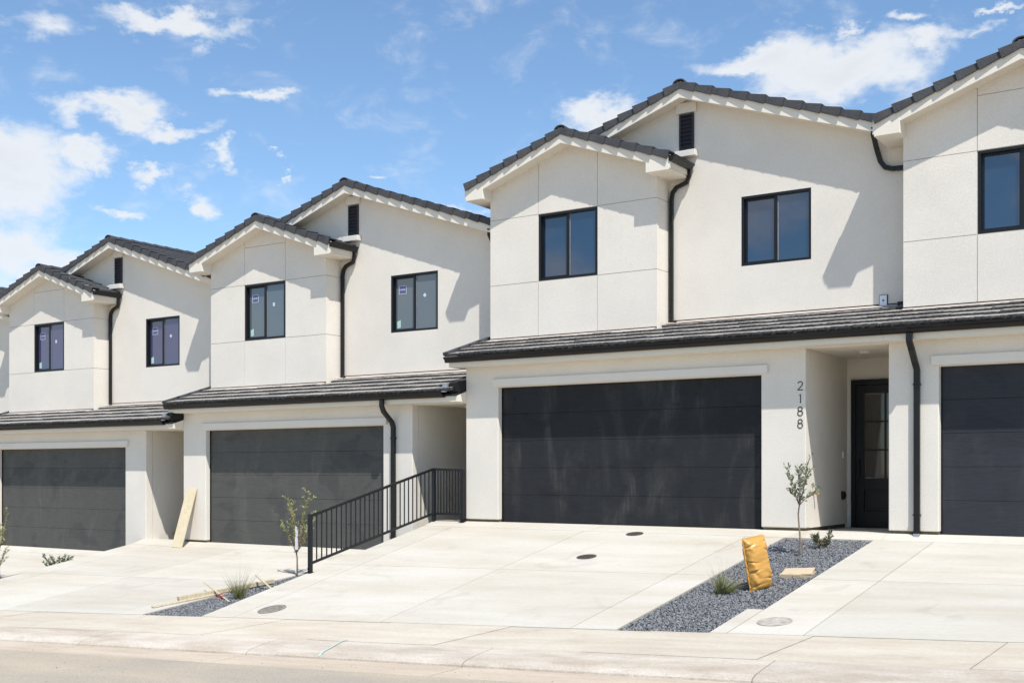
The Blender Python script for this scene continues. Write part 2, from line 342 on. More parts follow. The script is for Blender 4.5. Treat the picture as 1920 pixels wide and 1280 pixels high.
def drive_z(zf):
    zt = zf - 0.10
    def z(x, y):
        if y <= 16.7:
            k = (y - YS)/(16.7 - YS); return zs(x)*(1-k) + zt*k
        return zt + (zf - 0.012 - zt)*min(1, (y-16.7)/0.3)
    return z
def walk_z(x, y): return zs(x) - 0.02*(YS - y)

# ------------------------------------------------------------------ ground, road, kerb, sidewalk
def sheet(name, xs, ys, zf, m, thick=0.0, parent=None):
    b = MB(); nx, ny = len(xs), len(ys)
    vs = [(x, y, zf(x, y)) for y in ys for x in xs]
    fs = [(j*nx+i, j*nx+i+1, (j+1)*nx+i+1, (j+1)*nx+i) for j in range(ny-1) for i in range(nx-1)]
    if thick:
        n = len(vs); vs += [(x, y, z-thick) for x, y, z in vs]
        for i in range(nx-1): fs += [(i+1, i, n+i, n+i+1), ((ny-1)*nx+i, (ny-1)*nx+i+1, n+(ny-1)*nx+i+1, n+(ny-1)*nx+i)]
        for j in range(ny-1): fs += [(j*nx, (j+1)*nx, n+(j+1)*nx, n+j*nx), ((j+1)*nx+nx-1, j*nx+nx-1, n+j*nx+nx-1, n+(j+1)*nx+nx-1)]
    b.add(vs, fs); return obj(name, b.mesh(name, m), parent)
def lin(a, b, step):
    n = max(1, round(abs(b-a)/step)); return [a + (b-a)*i/n for i in range(n+1)]

terrain_z = lambda x, y: zs(max(-60, min(40, x))) - 0.75
tag(sheet('terrain', [-1500,-300,-60,-40,-20,0,20,40,300,1500], [-1500,-200,-20,9,30,200,1500], terrain_z, DIRT), kind='structure')
def road_z(x, y):
    return walk_z(x, 9.4) - 0.125 + 0.018*(8.87 - y if y > 3.4 else 8.87-3.4 - (3.4-y))
tag(sheet('road', lin(-60, 40, 4), lin(-2.2, 8.87, 1.0), road_z, ASPH, 0.3), 'dusty grey asphalt street running past the kerb', kind='structure')

far_side = tag(sheet('verge', lin(-60, 40, 10), [-40, -2.2], lambda x, y: zs(x)-0.2, DIRT, 0.3), kind='structure')

# gutter pan and rolled kerb, in lengths divided by narrow joints
KX = [-40 + 3.05*i - 0.42 for i in range(22)]
pan = tag(obj('gutter_pan', None), kind='structure'); kerb = tag(obj('kerb', None), kind='structure')
for x0, x1 in zip(KX, KX[1:]):
    xs = lin(x0+.006, x1-.006, 1.5)
    b = MB()
    prof = [(8.86, -.125), (9.425, -.111), (9.425, -.42), (8.86, -.42)]
    def ext(prof, m, nm, par):
        b = MB(); n = len(prof); vs = []; fs = []
        for x in xs: vs += [(x, y, walk_z(x, 9.4) + dz) for y, dz in prof]
        for i in range(len(xs)-1):
            for k in range(n): fs.append((i*n+k, i*n+(k+1) % n, (i+1)*n+(k+1) % n, (i+1)*n+k))
        fs += [tuple(range(n-1, -1, -1)), tuple(range((len(xs)-1)*n, len(xs)*n))]
        b.add(vs, fs); return obj(nm, b.mesh(nm, m), par)
    ext(prof, PAN, 'pan_section', pan)
    ext([(9.402,-.4),(9.402,-.122),(9.408,-.092),(9.43,-.070),(9.50,-.049),(9.64,-.026),(9.80,-.006),(9.95,.010),(9.95,-.4)], KERB, 'kerb_section', kerb)
walk = tag(obj('sidewalk', None), kind='structure')
SX = [-5.83 + 1.83*i for i in range(-19, 13)]
for i, (x0, x1) in enumerate(zip(SX, SX[1:])):
    sheet('walk_slab', lin(x0+.007, x1-.007, 1), [9.957, 10.7, YS-.012], lambda x, y, i=i: walk_z(x, y) + 0.003*math.sin(i*2.7), WALK, .12, walk)
sheet('joint_bed', lin(SX[0], SX[-1], 2), [9.935, YS+.3], lambda x, y: walk_z(x, y)-.035, JOINT, .05, walk)
# turquoise marking paint on the kerb
KP = [(9.402,-.122),(9.408,-.092),(9.43,-.070),(9.50,-.049),(9.64,-.026),(9.80,-.006),(9.95,.010)]
def kerb_top(x, y):
    if y >= 9.95: return max(walk_z(x, y), walk_z(x, 9.4)+.010)
    for (ya, a), (yb, c) in zip(KP, KP[1:]):
        if ya <= y <= yb: return walk_z(x, 9.4) + a + (c-a)*(y-ya)/(yb-ya)
    return walk_z(x, 9.4)-.118
def px_x(px, y):      # x on the photo column px at depth y
    u = (px-960)/F_PX; a = R(CAM_A); return y*(u*math.cos(a)-math.sin(a))/(u*math.sin(a)+math.cos(a))
path = [(px_x(p, y), y) for p, y in ((598, 9.408), (601, 9.44), (606, 9.50), (617, 9.62), (630, 9.78), (641, 9.94), (652, 10.02))]
b = MB()
for (ax, ay), (bx, by) in zip(path, path[1:]):
    q = [(ax-.018, ay), (ax+.018, ay), (bx+.018, by), (bx-.018, by)]
    b.add([(x, y, kerb_top(x, y)+.008) for x, y in q], [(0,1,2,3)])
obj('paint_mark', b.mesh('paint_mark', AQUA), walk)

# driveways: slabs divided by tooled joints over a solid base
def driveway(key, xs, ys, base_x, notch=None):
    x0, zf = UNITS[key]; z = drive_z(zf)
    d = tag(obj('driveway', None), kind='structure')
    for xa, xb in zip(xs, xs[1:]):
        for ya, yb in zip(ys, ys[1:]):
            sheet('slab', lin(xa+.005, xb-.005, .9), lin(ya+.005, yb-.005, .6) , z, CONC, .1, d)
    # apron in front of the garage and porch
    sheet('apron', lin(base_x[0], base_x[1], 1.2), [16.705, 16.85, 17.0, 17.35], z, CONC, .1, d)
    sheet('joint_bed', lin(xs[0]+.02, xs[-1]-.02, 1), lin(ys[0], 16.7, .6), lambda x, y: z(x, y)-.03, JOINT, .9, d)
    if notch:
        xa, xb, ya, yb = notch
        sheet('slab', lin(xa, xb-.004, .5), lin(ya+.005, yb-.005, .5), z, CONC, .1, d)
    return d
driveway('B', [-13.05, -12.40, -9.70, -6.87, -6.27], [YS+.01, 14.2, 16.7], (-13.05, -4.84))
driveway('C', [-4.95, -4.12, -1.4, 1.2], [YS+.01, 14.13, 16.7], (-4.836, 2.69), notch=(-5.15, -4.952, YS+.01, 12.56))
driveway('A', [-21.2, -20.5, -17.9, -15.0, -14.35], [YS+.01, 14.1, 16.7], (-21.2, -13.07))
driveway('Z', [-28.7, -28.0, -25.4, -22.5, -22.3], [YS+.01, 14.1, 16.7], (-28.7, -21.22))

# planting beds filled with crushed blue-grey rock
rng = random.Random(4)
def stone_shapes(n):
    out = []
    for i in range(n):
        bm = bmesh.new(); bmesh.ops.create_icosphere(bm, subdivisions=1, radius=1)
        vs = [(Vector(v.co) * rng.uniform(.72, 1.12)) for v in bm.verts]; fs = [tuple(x.index for x in f.verts) for f in bm.faces]
        bm.free(); out.append((vs, fs))
    return out
SHAPES = stone_shapes(8)
def gravel_bed(xa, xb, ya, yb, z, skip=None, count=9000):
    bed = tag(sheet('planting_bed', lin(xa-.02, xb+.02, .6), lin(ya, yb+.02, .6), lambda x, y: z(x, y)-.040, BEDSOIL, .3), kind='structure')
    b = MB()
    for i in range(count):
        x = rng.uniform(xa+.01, xb-.01); y = rng.uniform(ya+.01, yb-.01)
        if skip and skip(x, y): continue
        r = rng.uniform(.006, .014) * (1.5 if rng.random() < .06 else 1); vs, fs = SHAPES[i % 8]
        rot = Matrix.Rotation(rng.uniform(0, 6.28), 3, 'Z') @ Matrix.Rotation(rng.uniform(0, 6.28), 3, 'X')
        c = Vector((x, y, z(x, y)-.030 + rng.uniform(0, .02)))
        b.add([c + (rot @ v)*r for v in vs], fs, rng.choice((0, 1, 2, 2, 0)))
    g = obj('gravel', b.mesh('gravel', STONE)); return g
zB = drive_z(UNITS['B'][1]); zA = drive_z(UNITS['A'][1]); zZ = drive_z(UNITS['Z'][1])
notch_skip = lambda x, y: x > -5.16 and y < 12.57
tag(gravel_bed(-6.265, -4.957, YS+.0, 16.68, zB, notch_skip, 30000), 'crushed blue grey rock filling the bed beside the yellow bag', 'gravel', kind='stuff')
tag(gravel_bed(-14.345, -13.06, YS+.0, 16.68, zA, None, 24000), 'crushed blue grey rock in the bed left of the railing', 'gravel', kind='stuff')
tag(gravel_bed(-22.29, -21.21, YS+.0, 16.68, zZ, None, 5000), 'crushed grey rock in the narrow far left bed', 'gravel', kind='stuff')

# ------------------------------------------------------------------ houses
CACHE = {}
def shared(key, fn):
    if key not in CACHE: CACHE[key] = fn()
    return CACHE[key]

MX, MS, MZ = 3.76, 0.338, 7.43       # main gable: ridge x, pitch, tile line at the ridge
BX, BS, BZ = 1.70, 0.352, 6.88       # bay gable
BAYW = 3.41; YBAY = 0.78; YREC = 1.24
BAY_F = YBAY - 0.31; MAIN_F = YREC - 0.30
def Rm(x): return MZ - MS*abs(x-MX)
def Rb(x): return BZ - BS*abs(x-BX)

def rake_tile_mesh(slope_len, side):
    """L-shaped rake tile: face towards the street and a top that laps the roof; thick end downhill"""
    def fn():
        b = MB(); L = slope_len + .045; h = .121
        for (u0, u1, t0, t1) in ((0, L, .030, .0),):
            # local: u runs up the slope, v out of the roof, y back from the street
            pts = [(0, -h, -.010), (L, -h+.024, .016), (L, -.004, .016), (0, .032, -.010)]
            vs = [(u, y, v) for u, v, y in pts] + [(u, y+.026, v) for u, v, y in pts]
            b.add(vs, [(0,1,2,3), (7,6,5,4), (0,4,5,1), (1,5,6,2), (2,6,7,3), (3,7,4,0)])
            vs = [(0, .012, .032), (L, .046, -.004), (L, .22, -.004), (0, .22, .032), (0, .012, .006), (L, .046, -.030), (L, .22, -.030), (0, .22, .006)]
            b.add([(u, y+.002, v) for u, y, v in vs], [(0,1,2,3), (7,6,5,4), (4,5,1,0), (5,6,2,1), (6,7,3,2), (7,4,0,3)])
        me = b.mesh('rake_tile', TILE, bevel=.006)
        return me
    return shared(('rake', round(slope_len, 3)), fn)

def rake_tiles(roof, xc, s, zr, xl, xr, yf):
    ang = math.atan(s); cs = math.cos(ang)
    for side, xe in ((-1, xl), (1, xr)):
        n = max(1, round(abs(xe-xc)/cs/.318)); st = abs(xe-xc)/cs/n
        me = rake_tile_mesh(st, side)
        for i in range(n):
            x = xe - side*i*st*cs; z = zr - s*abs(x-xc)
            o = obj('rake_tile', me, roof, (x, yf-.040, z))
            if side > 0: o.rotation_euler = (0, ang, math.pi) ; o.rotation_euler = (0, 0, 0); o.matrix_basis = Matrix.Translation((x, yf-.040, z)) @ Matrix.Rotation(ang, 4, 'Y') @ Matrix.Scale(-1, 4, (1, 0, 0))
            else: o.matrix_basis = Matrix.Translation((x, yf-.040, z)) @ Matrix.Rotation(-ang, 4, 'Y')

def ridge_tiles(roof, xc, zr, yf, yb):
    def fn():
        b = MB(); n = 8; L = .40
        for r0, r1, y0, y1 in ((.105, .085, 0, L),):
            vs = []
            for y, r in ((y0, r0), (y1, r1)):
                for rr in (r, r-.022):
                    vs += [(math.cos(math.pi*k/n)*rr*1.15, y, math.sin(math.pi*k/n)*rr*.75) for k in range(n+1)]
            m = n+1; fs = []
            for k in range(n):
                fs += [(k, k+1, 2*m+k+1, 2*m+k), (m+k+1, m+k, 3*m+k, 3*m+k+1), (k+1, k, m+k, m+k+1), (2*m+k, 2*m+k+1, 3*m+k+1, 3*m+k)]
            b.add(vs, fs)
        return b.mesh('ridge_tile', TILE)
    me = shared('ridge', fn); y = yf - .03
    while y < yb: obj('ridge_tile', me, roof, (xc, y, zr-.025)); y += .34

def tile_field(key, xc, s, zr, xe, y0, y1):
    """rows of flat tiles on one slope, joined"""
    def fn():
        b = MB(); r2 = random.Random(7); ang = math.atan(s); cs, sn = math.cos(ang), math.sin(ang); sd = 1 if xe > xc else -1
        n = max(1, int(abs(xe-xc)/cs/.33)); st = abs(xe-xc)/cs/n
        for i in range(n):
            ux = xe - sd*i*st*cs; uz = zr - s*abs(ux-xc) - .005
            y = y0 + (.165 if i % 2 else 0)
            while y < y1:
                t = .028 + r2.uniform(0, .008); Lg = st + .05; w = .322
                p = [(0, 0), (Lg, 0)]
                a = [(ux, uz-.012+t), (ux - sd*Lg*cs, uz-.012+Lg*sn+.004)]
                lo = [(ux, uz-.03), (ux - sd*Lg*cs, uz-.03+Lg*sn)]
                vs = [(a[0][0], y, a[0][1]), (a[1][0], y, a[1][1]), (a[1][0], y+w, a[1][1]), (a[0][0], y+w, a[0][1]),
                      (lo[0][0], y, lo[0][1]), (lo[1][0], y, lo[1][1]), (lo[1][0], y+w, lo[1][1]), (lo[0][0], y+w, lo[0][1])]
                b.add(vs, [(0,1,2,3), (4,7,6,5), (0,3,7,4), (3,2,6,7), (0,4,5,1)])
                y += .33
        return b.mesh('tile_field', TILE)
    return shared(key, fn)

def fascia_gable(u, roof, xc, s, zr, xl, xr, yf, yb, cut=None):
    """roof deck (painted soffit below) and the rake fascia board"""
    R_ = lambda x: zr - s*abs(x-xc)
    b = MB(); t0, t1 = .235, .045
    b.prism_y([(xl, R_(xl)-t0), (xc, zr-t0), (xr, R_(xr)-t0), (xr, R_(xr)-t1), (xc, zr-t1), (xl, R_(xl)-t1)], yf+.045, yb)
    obj('soffit', b.mesh('soffit', PAINT), roof)
    b = MB(); t0, t1 = .255, .035
    b.prism_y([(xl, R_(xl)-t0), (xc, zr-t0), (xr, R_(xr)-t0), (xr, R_(xr)-t1), (xc, zr-t1), (xl, R_(xl)-t1)], yf, yf+.043)
    obj('fascia', b.mesh('fascia', PAINT), roof)

def window(u, xa, xb, za, zb, y, glass, stickers=None, label=None):
    w = obj('window', None, u, (xa, y, za)); W, H = xb-xa, zb-za
    b = MB(); t = .042
    for x0, x1, z0, z1 in ((0, W, 0, t), (0, W, H-t, H), (0, t, t, H-t), (W-t, W, t, H-t)): b.box(x0, x1, -.012, .11, z0, z1)
    obj('frame', b.mesh('frame', FRAME, bevel=.004), w)
    b = MB(); xm = W*.49
    b.box(xm-.028, xm+.028, .012, .10, t, H-t); obj('mullion', b.mesh('mullion', FRAME, bevel=.004), w)
    b = MB(); s = .03
    x0, x1, z0, z1 = t, xm-.028, t, H-t
    for q in ((x0, x0+s, z0, z1), (x1-s*.4, x1, z0, z1), (x0+s, x1-s*.4, z0, z0+s), (x0+s, x1-s*.4, z1-s, z1)): b.box(q[0], q[1], .045, .10, q[2], q[3])
    obj('sash', b.mesh('sash', FRAME), w)
    b = MB(); b.box(t+s, xm-.028-s*.4, .070, .082, t+s, H-t-s); obj('pane', b.mesh('pane', glass), w)
    b = MB(); b.box(xm+.028, W-t, .040, .052, t, H-t); obj('pane', b.mesh('pane', glass), w)
    b = MB(); b.box(xm+.029, xm+.045, .030, .039, t, H-t); obj('glazing_bead', b.mesh('glazing_bead', GALV), w)
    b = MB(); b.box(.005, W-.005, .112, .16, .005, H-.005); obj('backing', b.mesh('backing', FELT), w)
    if stickers:
        k = stickers
        b = MB(); x0, z0 = t+s+.075, H-.38; sw, sh = .19, .17
        b.box(x0, x0+sw, .067, .0695, z0, z0+sh); st = obj('sticker', b.mesh('sticker', STICK_B), w)
        b = MB()
        for q in ((x0, x0+sw, z0, z0+.010), (x0, x0+sw, z0+sh-.010, z0+sh), (x0, x0+.010, z0+.01, z0+sh-.01), (x0+sw-.010, x0+sw, z0+.01, z0+sh-.01)): b.box(q[0], q[1], .0655, .0668, q[2], q[3])
        zz = z0+sh*.5; pr = (x0+.01, zz-.01)
        for i in range(1, 15):
            p = (x0+.01+(sw-.02)*i/14, zz + (.018 if i % 2 else -.008)*(1 if 2 < i < 12 else .2))
            b.bar((pr[0], .0662, pr[1]), (p[0], .0662, p[1]), .009, .001, up=(0, 1, 0)); pr = p
        obj('sticker_print', b.mesh('sticker_print', STICK_W), w)
        b = MB(); x0, z0 = t+s+.03, t+s+.015
        b.add([(x0, .068, z0), (x0+.09, .068, z0+.02), (x0+.085, .068, z0+.17), (x0-.005, .068, z0+.14)], [(0,1,2,3)]); obj('sticker', b.mesh('sticker', STICK_G), w)
        b = MB(); x0, z0 = xm+.20, H*.58
        if k == 2: b.add([(x0+.04, .038, z0-.01), (x0+.085, .038, z0+.035), (x0+.04, .038, z0+.08), (x0-.005, .038, z0+.035)], [(0,1,2,3)])
        else: b.add([(x0, .038, z0), (x0+.06, .038, z0), (x0+.06, .038, z0+.075), (x0, .038, z0+.075)], [(0,1,2,3)])
        obj('sticker', b.mesh('sticker', STICK_W), w)
    return w

def downspout(u, pts, side=(1,0,0), wx=.085, wy=.06):
    b = MB(); b.sweep(pts, wx, wy, side); return obj('downspout', b.mesh('downspout', GUTTER, bevel=.008), u)

def tile_mesh(i):
    def fn():
        r2 = random.Random(i); b = MB(); w, L = .327, .40; n = 9
        t = .054 + r2.uniform(-.003, .006)
        top, bot, back = [], [], []
        for k in range(n+1):
            x = w*k/n; j = r2.uniform(-.010, .008) if 0 < k < n else 0; dz = r2.uniform(-.006, .004)
            top.append((x, .010 + r2.uniform(-.004, .004), t + dz*.5)); bot.append((x, j, 0)); back.append((x, L, .012))
        mid = [(x[0], -.004 + r2.uniform(-.009, .007), t*.55) for x in top]
        vs = top + mid + bot + back; m = n+1; fs = []; mi = []
        for k in range(n):
            fs += [(k, k+1, 3*m+k+1, 3*m+k), (m+k, m+k+1, k+1, k), (2*m+k, 2*m+k+1, m+k+1, m+k), (3*m+k, 3*m+k+1, 2*m+k+1, 2*m+k)]
            mi += [0, 1, 1, 1]
        fs += [(0, 3*m, 2*m, m), (m-1, 2*m-1, 3*m-1, 4*m-1)]; mi += [1, 1]
        b.add(vs, fs, mi); return b.mesh('roof_tile', [TILETOP, TILEEDGE])
    return shared(('tile', i), fn)

LS = 0.30; LY0 = -.375; LZ0 = 2.905      # lower roof: pitch, front edge of the first course
def lower_roof(u, left, right, cfg):
    roof = obj('porch_roof', None, u)
    ang = math.atan(LS); cs, sn = math.cos(ang), math.sin(ang)
    # boxed eave with soffit and fascia
    b = MB(); b.prism_x([(-.27, 2.735), (1.25, 2.735), (1.25, 3.28), (-.27, 2.865)], left+(.04 if left < 0 else 0), right); obj('boxed_eave', b.mesh('boxed_eave', PAINT), roof)
    b = MB(); b.prism_x([(-.30, 2.868), (1.26, 3.336), (1.26, 3.30), (-.30, 2.832)], left+.02, right); obj('roof_deck', b.mesh('roof_deck', FELT), roof)
    # K-profile gutter
    b = MB(); prof = [(-.272, 2.815), (-.335, 2.812), (-.352, 2.838), (-.362, 2.868), (-.392, 2.884), (-.398, 2.910), (-.388, 2.912), (-.380, 2.895), (-.350, 2.872), (-.340, 2.840), (-.328, 2.824), (-.280, 2.826), (-.280, 2.925), (-.272, 2.925)]
    gr = right - (.26 if cfg.get('butt') else 0)
    b.prism_x(prof, left, gr); g = obj('gutter', b.mesh('gutter', GUTTER), u)
    for ex in (left, gr-.003):
        b = MB(); b.prism_x([(-.272, 2.815), (-.335, 2.812), (-.352, 2.838), (-.362, 2.868), (-.392, 2.884), (-.396, 2.910), (-.272, 2.92)], ex, ex+.003); obj('end_cap', b.mesh('end_cap', GUTTER), g)
    # tile courses
    row = .33
    r2 = random.Random(int(left*100) + 31)
    for k in range(5):
        s0 = k*row
        y = LY0 + s0*cs; z = LZ0 + s0*sn + .012
        x = left + .015 + (-.16 if k % 2 else 0); lim_r = right - (.02 if cfg.get('butt') else 0)
        while x < lim_r - .05:
            xa = x; w = .327
            if not (k == 4 and xa < BAYW-.2):
                sc = 1.0; x0 = xa
                if xa < left: x0 = left + .01; sc = (xa + w - x0)/w
                elif xa + w > lim_r: sc = (lim_r - xa)/w
                if sc > .12:
                    o = obj('roof_tile', tile_mesh(r2.randrange(6)), roof, (x0, y + r2.uniform(-.006, .006), z + r2.uniform(-.001, .003)))
                    o.rotation_euler = (ang, 0, r2.uniform(-.006, .006)); o.scale = (sc, 1, 1)
            x += .333
    # flashing strip where the tiles meet the walls
    def strip(xa, xb, yw):
        b = MB(); s1 = (yw - LY0)/cs; s0 = s1 - .17
        p0 = (LY0+s0*cs, LZ0+s0*sn+.062); p1 = (yw-.001, LZ0+s1*sn+.064)
        b.prism_x([(p0[0], p0[1]), (p1[0], p1[1]), (p1[0], p1[1]-.004), (p0[0], p0[1]-.004)], xa, xb)
        b.prism_x([(p1[0]-.006, p1[1]-.02), (p1[0]-.001, p1[1]-.02), (p1[0]-.001, p1[1]+.016), (p1[0]-.006, p1[1]+.012)], xa, xb, 1)
        obj('flashing', b.mesh('flashing', [FLASH, FELT]), roof)
    strip(0.0, BAYW+.01, YBAY-.012); strip(BAYW+.02, right-.02, YREC)
    # left verge: tile ends stacked up the slope
    if left < 0:
        for k in range(4):
            s0 = k*row; b = MB(); b.box(left-.012, left+.10, 0, .42, .012, .07)
            o = obj('verge_tile', b.mesh('verge_tile', TILE, bevel=.006), roof, (0, LY0 + s0*cs, LZ0 + s0*sn + .02)); o.rotation_euler = (ang, 0, 0)
    if cfg.get('butt'):
        # end of the eave where it dies into the higher house: metal diverter and a cut tile
        b = MB(); b.prism_x([(-.30, 2.90), (.10, 2.93), (.10, 3.15), (-.22, 3.10), (-.30, 3.06)], right-.16, right-.004); obj('diverter', b.mesh('diverter', BLACK, bevel=.004), roof)
        b = MB(); b.prism_x([(-.385, 2.905), (-.36, 2.90), (-.31, 3.02), (-.12, 3.06), (-.12, 3.09), (-.34, 3.055)], right-.27, right-.165); obj('end_tile', b.mesh('end_tile', GALV), roof)
    return roof

def digit_mesh(ch):
    def arc(cx, cz, r, a0, a1, n=14): return [(cx + r*math.cos(R(a0+(a1-a0)*i/n)), cz + r*math.sin(R(a0+(a1-a0)*i/n))) for i in range(n+1)]
    P = {'2': [arc(.05, .105, .038, 165, -38) + [(.010, .008)], [(.004, .009), (.095, .009)]],
         '1': [[(.028, .125), (.056, .143), (.056, 0)]],
         '8': [arc(.05, .108, .034, 0, 360, 20), arc(.05, .041, .040, 0, 360, 20)]}[ch]
    b = MB(); w = .0066
    for path in P:
        rings = []
        for i, p in enumerate(path):
            a = path[max(i-1, 0)]; c = path[min(i+1, len(path)-1)]
            if ch == '8': a = path[(i-1) % (len(path)-1)]; c = path[(i+1) % (len(path)-1)]
            dx, dz = c[0]-a[0], c[1]-a[1]; l = math.hypot(dx, dz); nx, nz = -dz/l, dx/l
            rings.append([(p[0]+nx*w, -.006, p[1]+nz*w), (p[0]-nx*w, -.006, p[1]-nz*w), (p[0]-nx*w, -.002, p[1]-nz*w), (p[0]+nx*w, -.002, p[1]+nz*w)])
        vs = [v for r in rings for v in r]; fs = []
        for i in range(len(rings)-1):
            for k in range(4): fs.append((i*4+k, i*4+(k+1) % 4, (i+1)*4+(k+1) % 4, (i+1)*4+k))
        fs += [(3,2,1,0), (len(rings)*4-4, len(rings)*4-3, len(rings)*4-2, len(rings)*4-1)]
        b.add(vs, fs)
    return b.mesh('digit', BLACK)

def panels(u, cfg):
    """stucco panels of the bay, standing proud of the wall with dark reveals between them"""
    g = .0045; cx = [0, 1.05, 2.27, BAYW]; rz = [3.18, 4.30, 5.505]
    top = lambda x: Rb(x) - .22
    y0, y1 = YBAY-.012, YBAY+.02
    wall = obj('bay_wall', shared(('bay', cfg.get('split', 0)), lambda: bay_core()), u)
    for i in range(3):
        xa = cx[i] + (g if i else 0); xb = cx[i+1] - (g if i < 2 else -.012)
        for j in range(3):
            za = rz[j] + (g if j else 0)
            if i == 1 and j == 1: continue
            b = MB()
            if j < 2: b.box(xa, xb, y0, y1, za, rz[j+1]-g); obj('stucco_panel', shared(('pn', i, j), lambda: b.mesh('stucco_panel', STUCCO)), wall)
            else:
                def poly(zlo, zcap=None):
                    pts = [(xa, zlo), (xb, zlo)]
                    if zcap: return pts + [(xb, zcap), (xa, zcap)]
                    pts.append((xb, top(xb)))
                    if xa < BX < xb: pts.append((BX, top(BX)))
                    return pts + [(xa, top(xa))]
                if i == 1 and cfg.get('split'):
                    b.prism_y(poly(za, 6.30-g), y0, y1); obj('stucco_panel', b.mesh('stucco_panel', STUCCO), wall)
                    b = MB(); b.prism_y(poly(6.30+g), y0, y1); obj('stucco_panel', b.mesh('stucco_panel', STUCCO), wall)
                else:
                    b.prism_y(poly(za), y0, y1); obj('stucco_panel', b.mesh('stucco_panel', STUCCO), wall)
    # right-hand return
    for j in range(3):
        za = rz[j] + (g if j else 0); zb = rz[j+1]-g if j < 2 else top(BAYW)
        b = MB(); b.box(BAYW-.02, BAYW+.0115, y1+.001, YREC+.02, za, zb); obj('stucco_panel', b.mesh('stucco_panel', STUCCO), wall)
def bay_core():
    # wall behind the panels; the reveals between panels show its dark groove bottoms
    top = lambda x: Rb(x) - .222
    b = MB(); xa, xb, za, zb = 1.056, 2.264, 4.306, 5.499
    y0, y1 = YBAY+.001, 1.6
    b.prism_y([(.003, 3.1), (BAYW-.001, 3.1), (BAYW-.001, za), (.003, za)], y0, y1)
    b.box(.003, xa, y0, y1, za, zb); b.box(xb, BAYW-.001, y0, y1, za, zb)
    b.prism_y([(.003, zb), (BAYW-.001, zb), (BAYW-.001, top(BAYW)), (BX, top(BX)), (.003, top(0))], y0, y1)
    return b.mesh('bay_wall', mat('reveal', (0.42, 0.39, 0.35), 0.9))

